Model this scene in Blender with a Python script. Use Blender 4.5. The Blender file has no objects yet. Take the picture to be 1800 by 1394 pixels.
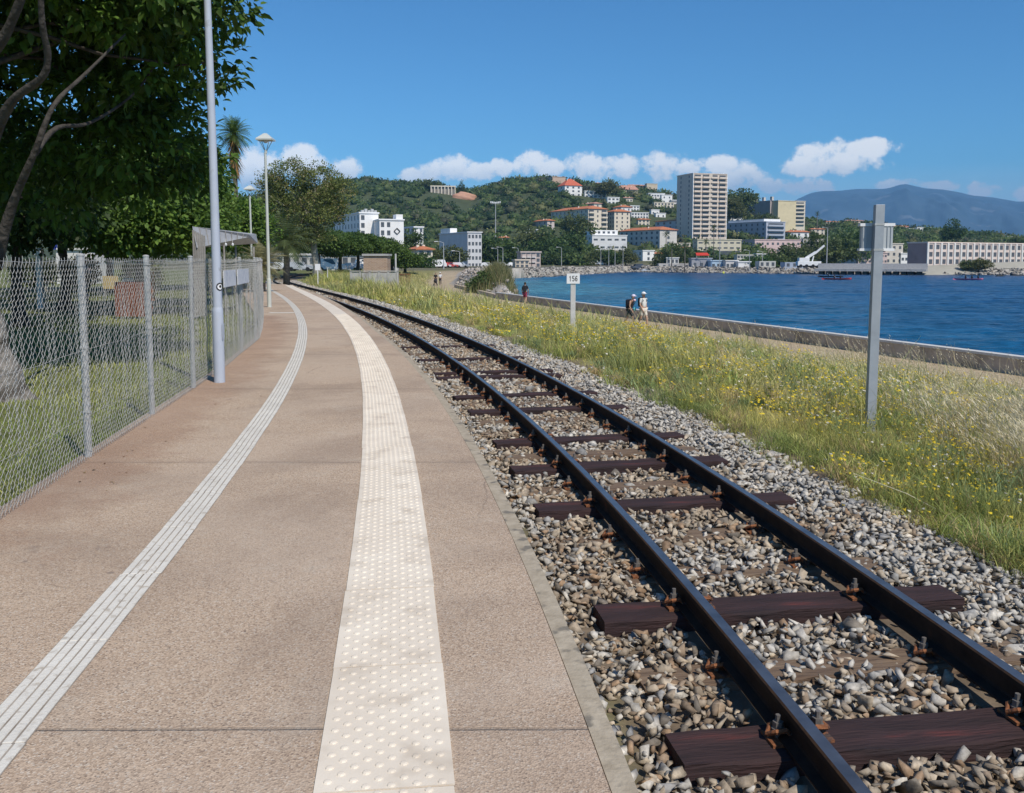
import bpy, bmesh, math, random
import numpy as np
from mathutils import Vector, Matrix
R = math.radians
rng = np.random.default_rng(7)
random.seed(7)
S = bpy.context.scene
COL = S.collection

# ---------------------------------------------------------------- camera
EYE = 1.55; FOC = 1600.0; CY = 597.0; PITCH = math.atan(140/1600)
cam = bpy.data.cameras.new('camera'); cam_o = bpy.data.objects.new('camera', cam); COL.objects.link(cam_o)
cam_o.location = (0, 0, EYE); cam_o.rotation_euler = (R(90)-PITCH, 0, 0)
cam.sensor_width = 36; cam.lens = 32; cam.shift_y = -100/1800; cam.clip_start = .05; cam.clip_end = 60000
S.camera = cam_o

# ---------------------------------------------------------------- sky, sun, exposure
SUN_EL = R(50); SUN_AZ = R(147)          # azimuth from +Y clockwise: behind the camera, to the right
sun_dir = Vector((math.sin(SUN_AZ)*math.cos(SUN_EL), math.cos(SUN_AZ)*math.cos(SUN_EL), math.sin(SUN_EL)))
W = bpy.data.worlds.new('World'); S.world = W; W.use_nodes = True
nt = W.node_tree; nt.nodes.clear()
def N(t, typ, **k):
    n = t.nodes.new(typ)
    for a, b in k.items():
        if a.startswith('i_'): n.inputs[int(a[2:])].default_value = b
        else: setattr(n, a, b)
    return n
def mth(t, op, a, b=None, c=None, clamp=False):
    n = t.nodes.new('ShaderNodeMath'); n.operation = op; n.use_clamp = clamp
    for i, v in enumerate((a, b, c)):
        if v is None: continue
        if isinstance(v, (int, float)): n.inputs[i].default_value = v
        else: t.links.new(v, n.inputs[i])
    return n.outputs[0]
out = N(nt, 'ShaderNodeOutputWorld'); bg = N(nt, 'ShaderNodeBackground'); bg.inputs[1].default_value = .13
sky = N(nt, 'ShaderNodeTexSky', sky_type='NISHITA', sun_disc=False, sun_elevation=SUN_EL, sun_rotation=SUN_AZ,
        altitude=0, air_density=1.0, dust_density=.35, ozone_density=2.2)
tc = N(nt, 'ShaderNodeTexCoord'); sep = N(nt, 'ShaderNodeSeparateXYZ'); nt.links.new(tc.outputs['Generated'], sep.inputs[0])
az = mth(nt, 'ARCTAN2', sep.outputs[0], sep.outputs[1])
hz = mth(nt, 'SQRT', mth(nt, 'ADD', mth(nt, 'MULTIPLY', sep.outputs[0], sep.outputs[0]), mth(nt, 'MULTIPLY', sep.outputs[1], sep.outputs[1])))
el = mth(nt, 'DIVIDE', sep.outputs[2], hz)
comb = N(nt, 'ShaderNodeCombineXYZ'); nt.links.new(az, comb.inputs[0]); nt.links.new(el, comb.inputs[1])
ns = N(nt, 'ShaderNodeTexNoise'); ns.inputs['Scale'].default_value = 38; ns.inputs['Detail'].default_value = 10; ns.inputs['Roughness'].default_value = .64
nt.links.new(comb.outputs[0], ns.inputs['Vector'])
# cumulus puffs given by azimuth, elevation and size (radians)
def ae(px, py):
    a = math.atan((px-900)/FOC); return a, (457-py)/FOC*math.cos(a)
puffs = [(468,305,40,40),(520,290,52,24),(560,300,40,20),(615,304,24,17),(735,313,26,12),(765,303,26,16),(797,297,30,19),(850,303,34,13),
 (880,297,22,13),(932,290,30,18),(968,298,36,12),(1018,297,38,18),(1092,297,34,17),(1160,296,38,20),(1200,300,30,14),(1262,290,36,12),(1300,318,34,19),(1345,330,26,12),
 (1412,296,34,15),(1450,272,40,17),(1500,268,44,15),(1532,265,22,12),(1470,290,60,16),(1405,334,36,15),(1440,330,20,12),(1575,326,30,8),(1640,330,26,9),(1722,336,20,12),(1800,342,18,14),
 (1900,320,60,20),(2050,300,70,22),(250,300,90,30),(60,310,80,22),(-200,290,120,30)]
dens = None
for (px, py, rx, ry) in puffs:
    a, e = ae(px, py)
    dx = mth(nt, 'MULTIPLY', mth(nt, 'SUBTRACT', az, a), FOC/(rx*1.22))
    dy = mth(nt, 'MULTIPLY', mth(nt, 'SUBTRACT', el, e), FOC/(ry*1.32))
    d = mth(nt, 'SUBTRACT', 1.0, mth(nt, 'MULTIPLY_ADD', dx, dx, mth(nt, 'MULTIPLY', dy, dy)))
    dens = d if dens is None else mth(nt, 'SMOOTH_MAX', dens, d, .35)
dens = mth(nt, 'ADD', dens, mth(nt, 'MULTIPLY', mth(nt, 'SUBTRACT', ns.outputs[0], .46), 4.4))
mr = N(nt, 'ShaderNodeMapRange', interpolation_type='SMOOTHSTEP'); nt.links.new(dens, mr.inputs[0])
mr.inputs[1].default_value = .0; mr.inputs[2].default_value = .95
# pale bank under the puffs
band = N(nt, 'ShaderNodeMapRange', interpolation_type='SMOOTHSTEP'); nt.links.new(el, band.inputs[0])
band.inputs[1].default_value = .098; band.inputs[2].default_value = .05; band.inputs[3].default_value = 0; band.inputs[4].default_value = .42
mask = mth(nt, 'MAXIMUM', mth(nt, 'MULTIPLY', mr.outputs[0], .95), band.outputs[0], clamp=True)
lit = N(nt, 'ShaderNodeMapRange'); nt.links.new(mth(nt, 'ADD', el, mth(nt, 'MULTIPLY', ns.outputs[0], .03)), lit.inputs[0])
lit.inputs[1].default_value = .092; lit.inputs[2].default_value = .118
ccol = N(nt, 'ShaderNodeMix', data_type='RGBA'); nt.links.new(lit.outputs[0], ccol.inputs[0])
ccol.inputs[6].default_value = (3.6, 4.3, 5.3, 1); ccol.inputs[7].default_value = (7.6, 7.7, 7.8, 1)
tint = N(nt, 'ShaderNodeMix', data_type='RGBA', blend_type='MULTIPLY'); tint.inputs[0].default_value = 1
nt.links.new(sky.outputs[0], tint.inputs[6]); tint.inputs[7].default_value = (.285, .61, .87, 1)
mx = N(nt, 'ShaderNodeMix', data_type='RGBA'); nt.links.new(mask, mx.inputs[0]); nt.links.new(tint.outputs[2], mx.inputs[6]); nt.links.new(ccol.outputs[2], mx.inputs[7])
nt.links.new(mx.outputs[2], bg.inputs[0]); nt.links.new(bg.outputs[0], out.inputs[0])
sl = bpy.data.lights.new('sun', 'SUN'); sl.energy = 4.3; sl.angle = R(.5); sl.color = (1, .915, .80)
so = bpy.data.objects.new('sun', sl); COL.objects.link(so); so.rotation_euler = sun_dir.to_track_quat('Z', 'Y').to_euler(); so.location = (0, 0, 60)
S.view_settings.view_transform = 'Standard'; S.view_settings.look = 'None'; S.view_settings.gamma = 1; S.view_settings.exposure = .06
S.cycles.max_bounces = 7; S.cycles.transparent_max_bounces = 12; S.cycles.volume_bounces = 0
S.cycles.use_denoising = True

# ---------------------------------------------------------------- helpers
def at(px, py, Y):
    a = (px-900)/FOC; b = (CY-py)/FOC
    d = (a, math.cos(PITCH)+b*math.sin(PITCH), -math.sin(PITCH)+b*math.cos(PITCH)); t = Y/d[1]
    return (d[0]*t, Y, EYE+d[2]*t)
def tag(o, label=None, cat=None, group=None, kind=None):
    if label: o['label'] = label
    if cat: o['category'] = cat
    if group: o['group'] = group
    if kind: o['kind'] = kind
    return o
def empty(name, loc, label=None, cat=None, group=None, rz=0):
    o = bpy.data.objects.new(name, None); COL.objects.link(o); o.location = loc; o.rotation_euler = (0, 0, rz)
    o.empty_display_size = .2
    return tag(o, label, cat, group)
def copy_tree(o, parent=None):
    c = o.copy(); COL.objects.link(c)
    if parent is not None: c.parent = parent
    for ch in list(o.children): copy_tree(ch, c)
    return c
def link(name, me, mats, parent=None, smooth=False):
    o = bpy.data.objects.new(name, me); COL.objects.link(o)
    if not isinstance(mats, (list, tuple)): mats = [mats]
    for m in mats: me.materials.append(m)
    if parent is not None: o.parent = parent
    if smooth: me.polygons.foreach_set('use_smooth', [True]*len(me.polygons))
    return o
class MB:
    def __init__(s): s.v = []; s.f = []; s.m = []
    def add(s, vs, fs, mi=0):
        b = len(s.v); s.v += [tuple(v) for v in vs]; s.f += [tuple(b+i for i in f) for f in fs]; s.m += [mi]*len(fs); return s
    def box(s, x0, x1, y0, y1, z0, z1, mi=0, M=None):
        vs = [(x, y, z) for z in (z0, z1) for y in (y0, y1) for x in (x0, x1)]
        if M is not None: vs = [tuple(M @ Vector(v)) for v in vs]
        return s.add(vs, [(0,2,3,1),(4,5,7,6),(0,1,5,4),(2,6,7,3),(0,4,6,2),(1,3,7,5)], mi)
    def tube(s, pts, rad, n=8, mi=0, cap=True):
        pts = [Vector(p) for p in pts]
        if isinstance(rad, (int, float)): rad = [rad]*len(pts)
        vs = []; fs = []; u = None
        for i, p in enumerate(pts):
            t = (pts[min(i+1, len(pts)-1)]-pts[max(i-1, 0)]).normalized()
            if u is None: u = t.orthogonal().normalized()
            else: u = (u-t*u.dot(t)).normalized()
            w = t.cross(u)
            for k in range(n):
                a = 2*math.pi*k/n; vs.append(p+(u*math.cos(a)+w*math.sin(a))*rad[i])
        for i in range(len(pts)-1):
            for k in range(n):
                a = i*n+k; b = i*n+(k+1) % n; fs.append((a, b, b+n, a+n))
        if cap: fs += [tuple(range(n-1, -1, -1)), tuple((len(pts)-1)*n+k for k in range(n))]
        return s.add(vs, fs, mi)
    def ell(s, c, r, nu=10, nv=7, mi=0, noise=0):
        vs = [(c[0], c[1], c[2]-r[2])]
        for j in range(1, nv):
            ph = -math.pi/2+math.pi*j/nv
            for i in range(nu):
                th = 2*math.pi*i/nu; q = 1+(random.uniform(-noise, noise) if noise else 0)
                vs.append((c[0]+r[0]*math.cos(ph)*math.cos(th)*q, c[1]+r[1]*math.cos(ph)*math.sin(th)*q, c[2]+r[2]*math.sin(ph)*q))
        vs.append((c[0], c[1], c[2]+r[2])); fs = []
        for i in range(nu):
            fs.append((0, 1+(i+1) % nu, 1+i)); L = 1+(nv-2)*nu
            fs.append((L+i, L+(i+1) % nu, len(vs)-1))
        for j in range(nv-2):
            for i in range(nu):
                a = 1+j*nu+i; b = 1+j*nu+(i+1) % nu; fs.append((a, b, b+nu, a+nu))
        return s.add(vs, fs, mi)
    def build(s, name, mats, parent=None, smooth=False, bevel=0):
        me = bpy.data.meshes.new(name); me.from_pydata(s.v, [], s.f)
        o = link(name, me, mats, parent, smooth)
        if len(me.materials) > 1: me.polygons.foreach_set('material_index', s.m)
        me.update()
        if bevel:
            b = o.modifiers.new('bevel', 'BEVEL'); b.width = bevel; b.segments = 2; b.limit_method = 'ANGLE'
        return o
def np_mesh(name, V, F, mats, parent=None, col=None, smooth=False):
    """V (n,3); F (m,k) all faces k-gons or list of arrays of differing k; col (n,3) vertex base colours"""
    Fs = F if isinstance(F, list) else [F]
    me = bpy.data.meshes.new(name); me.vertices.add(len(V)); me.vertices.foreach_set('co', np.asarray(V, np.float32).ravel())
    nl = sum(f.size for f in Fs); npoly = sum(len(f) for f in Fs)
    me.loops.add(nl); me.polygons.add(npoly)
    me.loops.foreach_set('vertex_index', np.concatenate([f.ravel() for f in Fs]).astype(np.int32))
    tot = np.concatenate([np.full(len(f), f.shape[1], np.int32) for f in Fs]); st = np.concatenate([[0], np.cumsum(tot)[:-1]]).astype(np.int32)
    me.polygons.foreach_set('loop_start', st); me.polygons.foreach_set('loop_total', tot)
    if smooth: me.polygons.foreach_set('use_smooth', np.ones(npoly, bool))
    if col is not None:
        a = me.color_attributes.new('Col', 'FLOAT_COLOR', 'POINT')
        a.data.foreach_set('color', np.c_[np.asarray(col, np.float32), np.ones(len(V), np.float32)].ravel())
    me.update(calc_edges=True)
    o = bpy.data.objects.new(name, me); COL.objects.link(o)
    for m in (mats if isinstance(mats, (list, tuple)) else [mats]): me.materials.append(m)
    if parent is not None: o.parent = parent
    return o
def scatter(V0, F0, pos, M3, cols=None):
    """instances of prototype V0,F0 at pos with 3x3 matrices M3 -> V,F,C"""
    n = len(pos); V = np.einsum('nij,kj->nki', M3, V0)+pos[:, None, :]
    F = F0[None]+(np.arange(n)*len(V0))[:, None, None]
    C = None if cols is None else np.repeat(cols, len(V0), 0)
    return V.reshape(-1, 3), F.reshape(-1, F0.shape[1]), C
def rotm(rz, rx=None, ry=None, sc=None):
    c, s = np.cos(rz), np.sin(rz); n = len(rz); M = np.zeros((n, 3, 3)); M[:, 0, 0] = c; M[:, 0, 1] = -s; M[:, 1, 0] = s; M[:, 1, 1] = c; M[:, 2, 2] = 1
    if rx is not None:
        c, s = np.cos(rx), np.sin(rx); X = np.zeros((n, 3, 3)); X[:, 0, 0] = 1; X[:, 1, 1] = c; X[:, 1, 2] = -s; X[:, 2, 1] = s; X[:, 2, 2] = c; M = M@X
    if ry is not None:
        c, s = np.cos(ry), np.sin(ry); X = np.zeros((n, 3, 3)); X[:, 1, 1] = 1; X[:, 0, 0] = c; X[:, 0, 2] = s; X[:, 2, 0] = -s; X[:, 2, 2] = c; M = M@X
    if sc is not None: M = M*np.asarray(sc)[:, None, :] if np.ndim(sc) == 2 else M*np.asarray(sc)[:, None, None]
    return M
def ico(sub):
    bm = bmesh.new(); bmesh.ops.create_icosphere(bm, subdivisions=sub, radius=1)
    V = np.array([v.co[:] for v in bm.verts]); F = np.array([[v.index for v in f.verts] for f in bm.faces]); bm.free(); return V, F
# value noise on numpy arrays
_NT = rng.random((64, 64))
def vn(x, y):
    xi = np.floor(x).astype(int); yi = np.floor(y).astype(int); fx = x-xi; fy = y-yi; fx = fx*fx*(3-2*fx); fy = fy*fy*(3-2*fy)
    g = lambda a, b: _NT[a % 64, b % 64]
    return (g(xi, yi)*(1-fx)+g(xi+1, yi)*fx)*(1-fy)+(g(xi, yi+1)*(1-fx)+g(xi+1, yi+1)*fx)*fy
def fbm(x, y, o=4):
    r = 0; a = .5
    for i in range(o): r = r+a*vn(x*2**i+17*i, y*2**i+5*i); a *= .5
    return r
sstep = lambda a, b, x: (lambda t: t*t*(3-2*t))(np.clip((np.asarray(x, float)-a)/(b-a), 0, 1))

# ---------------------------------------------------------------- materials
def mat(name, c1, c2=None, scale=8, rough=.8, bump=0, bscale=None, metal=0, detail=4, spec=.3, c3=None, s3=1.0, t3=(.45, .6), attr=False, transl=0, coord='Object', bdist=.02):
    m = bpy.data.materials.new(name); m.use_nodes = True; t = m.node_tree; b = t.nodes['Principled BSDF']
    b.inputs['Roughness'].default_value = rough; b.inputs['Metallic'].default_value = metal; b.inputs['Specular IOR Level'].default_value = spec
    tc = N(t, 'ShaderNodeTexCoord'); cs = None
    if attr:
        a = N(t, 'ShaderNodeAttribute', attribute_name='Col'); cs = a.outputs[0]
    if c2 is not None or attr:
        n = N(t, 'ShaderNodeTexNoise'); n.inputs['Scale'].default_value = scale; n.inputs['Detail'].default_value = detail; n.inputs['Roughness'].default_value = .6
        t.links.new(tc.outputs[coord], n.inputs['Vector'])
        r = N(t, 'ShaderNodeMapRange'); t.links.new(n.outputs[0], r.inputs[0]); r.inputs[1].default_value = .3; r.inputs[2].default_value = .7
        if attr:
            r.inputs[3].default_value = .72; r.inputs[4].default_value = 1.25
            mm = N(t, 'ShaderNodeVectorMath', operation='SCALE'); t.links.new(cs, mm.inputs[0]); t.links.new(r.outputs[0], mm.inputs['Scale']); cs = mm.outputs[0]
        else:
            x = N(t, 'ShaderNodeMix', data_type='RGBA'); t.links.new(r.outputs[0], x.inputs[0]); x.inputs[6].default_value = (*c1, 1); x.inputs[7].default_value = (*c2, 1); cs = x.outputs[2]
    if c3 is not None:
        n = N(t, 'ShaderNodeTexNoise'); n.inputs['Scale'].default_value = s3; n.inputs['Detail'].default_value = 5; t.links.new(tc.outputs[coord], n.inputs['Vector'])
        r = N(t, 'ShaderNodeMapRange', interpolation_type='SMOOTHSTEP'); t.links.new(n.outputs[0], r.inputs[0]); r.inputs[1].default_value = t3[0]; r.inputs[2].default_value = t3[1]
        x = N(t, 'ShaderNodeMix', data_type='RGBA'); t.links.new(r.outputs[0], x.inputs[0]); x.inputs[7].default_value = (*c3, 1)
        if cs is None: x.inputs[6].default_value = (*c1, 1)
        else: t.links.new(cs, x.inputs[6])
        cs = x.outputs[2]
    if cs is None: b.inputs['Base Color'].default_value = (*c1, 1)
    else: t.links.new(cs, b.inputs['Base Color'])
    if bump:
        n = N(t, 'ShaderNodeTexNoise'); n.inputs['Scale'].default_value = bscale or scale*3; n.inputs['Detail'].default_value = 4; t.links.new(tc.outputs[coord], n.inputs['Vector'])
        bp = N(t, 'ShaderNodeBump'); bp.inputs['Strength'].default_value = bump; bp.inputs['Distance'].default_value = bdist
        t.links.new(n.outputs[0], bp.inputs['Height']); t.links.new(bp.outputs[0], b.inputs['Normal'])
    if transl:
        tr = N(t, 'ShaderNodeBsdfTranslucent'); ms = N(t, 'ShaderNodeMixShader'); ms.inputs[0].default_value = transl
        t.links.new(cs, tr.inputs[0]); t.links.new(b.outputs[0], ms.inputs[1]); t.links.new(tr.outputs[0], ms.inputs[2])
        t.links.new(ms.outputs[0], t.nodes['Material Output'].inputs[0])
    return m
M = {}
M['leaf'] = mat('leaf', (0,0,0), attr=True, scale=3, rough=.55, transl=.38, spec=.3)
M['grass'] = mat('grass_blade', (0,0,0), attr=True, scale=2, rough=.7, transl=.3, spec=.2)
M['stone'] = mat('stone', (0,0,0), attr=True, scale=45, rough=.85, bump=.5, bscale=60, bdist=.004)
M['bark'] = mat('bark', (.10,.085,.07), (.2,.18,.155), scale=9, rough=.95, bump=.8, bscale=14, bdist=.05)
M['bark_dark'] = mat('bark_dark', (.045,.036,.03), (.09,.075,.06), scale=6, rough=.95, bump=.6)
M['bark_pale'] = mat('bark_pale', (.16,.15,.12), (.36,.34,.28), scale=3, rough=.9, bump=.4)
M['galv'] = mat('galvanised_steel', (.40,.40,.385), (.56,.56,.54), scale=14, rough=.5, metal=.35, spec=.4)
M['galv_post'] = mat('painted_grey_steel', (.30,.33,.36), (.37,.40,.43), scale=6, rough=.45, metal=.1, spec=.4, c3=(.24,.26,.28), s3=3, t3=(.58,.7))
M['pole'] = mat('pale_blue_grey_paint', (.40,.44,.52), (.46,.50,.57), scale=3, rough=.38, spec=.5, c3=(.33,.35,.38), s3=6, t3=(.62,.72))
M['pole_far'] = mat('pale_green_grey_paint', (.45,.48,.44), (.55,.57,.53), scale=3, rough=.45)
M['white'] = mat('white_paint', (.72,.73,.74), (.8,.8,.8), scale=4, rough=.5)
M['black'] = mat('black_paint', (.02,.02,.02), rough=.5)
M['glass'] = mat('dark_glass', (.03,.04,.05), rough=.12, spec=.6)
# ================================================================ THE LIE OF THE LAND
_TP = [-6.091374882819934e-11, 1.919314761689884e-08, -2.2765425481827883e-06, 0.00015669776049948426, -0.00813982737807685, -0.050968039537826554, 1.9037318009054216]
def tcx(y):
    y = np.asarray(y, float); yc = np.clip(y, 0, 104); p = np.polyval(_TP, yc); s = np.polyval(np.polyder(_TP), yc)
    d = y-yc; return p+s*d+np.where(d > 0, .0024*d*d, -.004*d*d)
def tslope(y): return (tcx(np.asarray(y, float)+.05)-tcx(np.asarray(y, float)-.05))/.1
def edge_x(y): return tcx(y)-np.interp(y, [0, 10, 20, 30, 40, 50, 90], [1.32, 1.44, 1.52, 1.36, 1.1, 1.0, 1.0])
_SP = [2.075849397070259e-07, 8.179015747129203e-06, -0.0036790034993066105, -0.09887198330727844, 0.10969554759589155]
def strip_x(y):
    y = np.asarray(y, float); yc = np.clip(y, 0, 42); return np.polyval(_SP, yc)+np.polyval(np.polyder(_SP), yc)*(y-yc)
_GP = [-2.4477167172836916e-08, 2.9820102377932062e-05, -0.004654907059322982, -0.07928556722015061, -1.5003152945700566]
def guide_x(y):
    y = np.asarray(y, float); yc = np.clip(y, 0, 45); return np.polyval(_GP, yc)+np.polyval(np.polyder(_GP), yc)*(y-yc)
FPTS = [(-6, -2.05), (0, -2.62), (3, -2.88), (5.3, -3.06), (7.1, -3.31), (9.1, -3.59), (11, -3.84), (13.5, -4.22), (18, -5.0), (22.5, -6.15), (26, -7.2), (30, -8.5), (36, -10.4), (45, -13.2), (60, -18)]
def fence_x(y): return np.interp(y, [p[0] for p in FPTS], [p[1] for p in FPTS])
def wall_x(y): return np.interp(y, [-60, 27, 82, 115, 130, 160, 230], [41.8, 15.3, -1.5, -7.2, -9.2, -9.6, -8])
def coast_x(y): return np.interp(y, [-60, 27, 80, 86, 120, 170, 230, 232], [43.5, 16.6, -.2, .3, .2, .3, 1.2, 1.2])
def shore_y(x): return np.interp(x, [-1, 1.2, 12, 25, 45, 74, 99, 130, 164, 300, 600, 3000], [224, 232, 266, 302, 360, 337, 317, 298, 292, 288, 280, 200])
RPX = [-2500, -1200, -400, 0, 300, 560, 600, 640, 700, 760, 830, 860, 900, 960, 1010, 1100, 1180, 1260, 1290, 1330, 1380, 1450, 1500, 1600, 1700, 1800, 2000, 2400, 4000]
RPY = [440, 430, 420, 405, 380, 353, 341, 333, 338, 344, 355, 344, 334, 331, 336, 348, 357, 358, 361, 375, 392, 407, 405, 414, 421, 430, 446, 454, 456]
def ground(x, y):
    x = np.asarray(x, float); y = np.asarray(y, float)
    t = tcx(y); u = x-t
    # near profile across the track
    verge0 = t+3.0; PL = wall_x(y)-3.3
    s = np.clip((x-verge0)/np.maximum(PL-verge0, .5), 0, 1)
    zv = -.46-1.44*(s*s*(3-2*s)*.75+s*.25)+.12*(fbm(x*.5, y*.5)-.47)*sstep(2.2, 3.5, u)*(1-sstep(.85, 1, s))
    zv = zv+.42*sstep(40, 62, y)*sstep(2.2, 4.5, u)*(1-sstep(.45, .95, s))
    z = np.where(u < 3.0, -.46, zv)
    z = np.where(x > PL, -1.9, z)
    lawn = -.07+.06*(fbm(x*.3+9, y*.3)-.47)
    z = np.where(u < -1.25, lawn-.35*sstep(-1.7, -1.3, u), z)
    z = np.where((u >= -1.35) & (u < 3), -.43-.03*sstep(1.5, 2.0, u), z)
    # sea side of the wall
    w = wall_x(y)+.35; cx = coast_x(y)
    mound = -1.9+1.75*sstep(84, 100, y)*sstep(w, w+2.2, x)+.5*(fbm(x*.8, y*.8)-.5)*sstep(84, 100, y)
    zs = mound-(mound+5.2)*sstep(cx-1.4, cx+1.6, x)
    z = np.where(x > w, zs, z)
    # inland beyond the verge
    f = sstep(125, 165, y)
    flat = np.interp(x, [-200, -20, 0, 60, 140], [.2, -.45, -.6, -1.2, -1.4])
    land = (x < cx) | (y > shore_y(x))
    dsh = np.where(y > 232, y-shore_y(x), cx-x)
    up = sstep(0, 9, dsh)
    far = -5.2+(flat+5.2)*np.where(y > 232, up, sstep(-1, 3, cx-x))
    far = np.where(land, far, -5.2)
    z = z*(1-f)+far*f
    # hill
    a = 900+x/np.maximum(y, 1)*FOC; ridge = EYE+(457-np.interp(a, RPX, RPY))/FOC*900
    h = sstep(330, 900, y); h = h*.35+.65*sstep(360, 880, y)**1.15
    hz = (ridge+3)*h+4*(fbm(x*.012, y*.012)-.47)*h
    z = np.where(y > 330, z+np.where(land, hz, 0), z)
    return z

def lines(segs):
    o = []
    for a, b, st in segs: o += list(np.arange(a, b, st))
    return np.array(o+[segs[-1][1]], float)
xs = lines([(-2600, -600, 100), (-600, -140, 15), (-140, -30, 2.5), (-30, -12, 1), (-12, 22, .33), (22, 60, 2), (60, 260, 8), (260, 800, 20), (800, 2600, 100)])
ys = lines([(-40, -4, 3), (-4, 30, .4), (30, 100, 1), (100, 180, 2), (180, 420, 6), (420, 1100, 14), (1100, 2600, 100)])
X, Y = np.meshgrid(xs, ys); Z = ground(X, Y)
nx, ny = len(xs), len(ys)
idx = np.arange(nx*ny).reshape(ny, nx)
F = np.stack([idx[:-1, :-1], idx[:-1, 1:], idx[1:, 1:], idx[1:, :-1]], -1).reshape(-1, 4)
def gcol(X, Y, Z):
    n1 = fbm(X*.35, Y*.35)[..., None]; n2 = fbm(X*1.7+40, Y*1.7)[..., None]
    A = lambda *c: np.array(c)
    C = A(.19, .19, .06)*(1-n1)+A(.30, .26, .11)*n1
    C = C+0*X[..., None]
    u = X-tcx(Y); PL = wall_x(Y)-3.3
    def put(m, c):
        nonlocal C; m = np.asarray(m, float)[..., None]; C = C*(1-m)+(c+0*C)*m
    put((u < -1.2), A(.13, .145, .045)*(.7+.6*n2))
    put((u > -1.4) & (u < 2.3), A(.16, .125, .09)*(.7+.6*n2))
    put(sstep(-.9, .3, X-PL+1.2*(n1[..., 0]-.5)), A(.40, .32, .215)*(.8+.4*n2))
    put(X > wall_x(Y)+.4, A(.36, .33, .29)*(.6+.8*n2))
    put(sstep(150, 200, Y), A(.14, .13, .07)*(.6+.8*n2))
    put((Y > 225) & (np.abs(Y-shore_y(X)-5) < 9) & (X > 0), A(.42, .39, .34)*(.6+.8*n2))
    put(sstep(380, 440, Y), A(.06, .075, .03)*(.6+.9*n2))
    put(Z < -3.3, A(.10, .12, .10))
    return C
GC = gcol(X, Y, Z)
M['ground'] = mat('ground_earth', (0,0,0), attr=True, scale=6, rough=.95, bump=.6, bscale=9, bdist=.04)
g = np_mesh('ground', np.c_[X.ravel(), Y.ravel(), Z.ravel()], F, M['ground'], col=GC.reshape(-1, 3), smooth=True); tag(g, kind='structure')

def ribbon(name, ycs, xl, xr, z, m, parent=None, side=None, thick=0):
    n = len(ycs); V = [];
    for y, a, b in zip(ycs, xl, xr): V += [(a, y, z), (b, y, z)]
    F = [(2*i, 2*i+1, 2*i+3, 2*i+2) for i in range(n-1)]
    if thick:
        b0 = len(V)
        for y, a, b in zip(ycs, xl, xr): V += [(a, y, z-thick), (b, y, z-thick)]
        for i in range(n-1): F += [(2*i+1, b0+2*i+1, b0+2*i+3, 2*i+3), (2*i, 2*i+2, b0+2*i+2, b0+2*i)]
        F += [(0, b0, b0+1, 1), (2*n-2, 2*n-1, b0+2*n-1, b0+2*n-2)]
    me = bpy.data.meshes.new(name); me.from_pydata(V, [], F); return link(name, me, m, parent)

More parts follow.
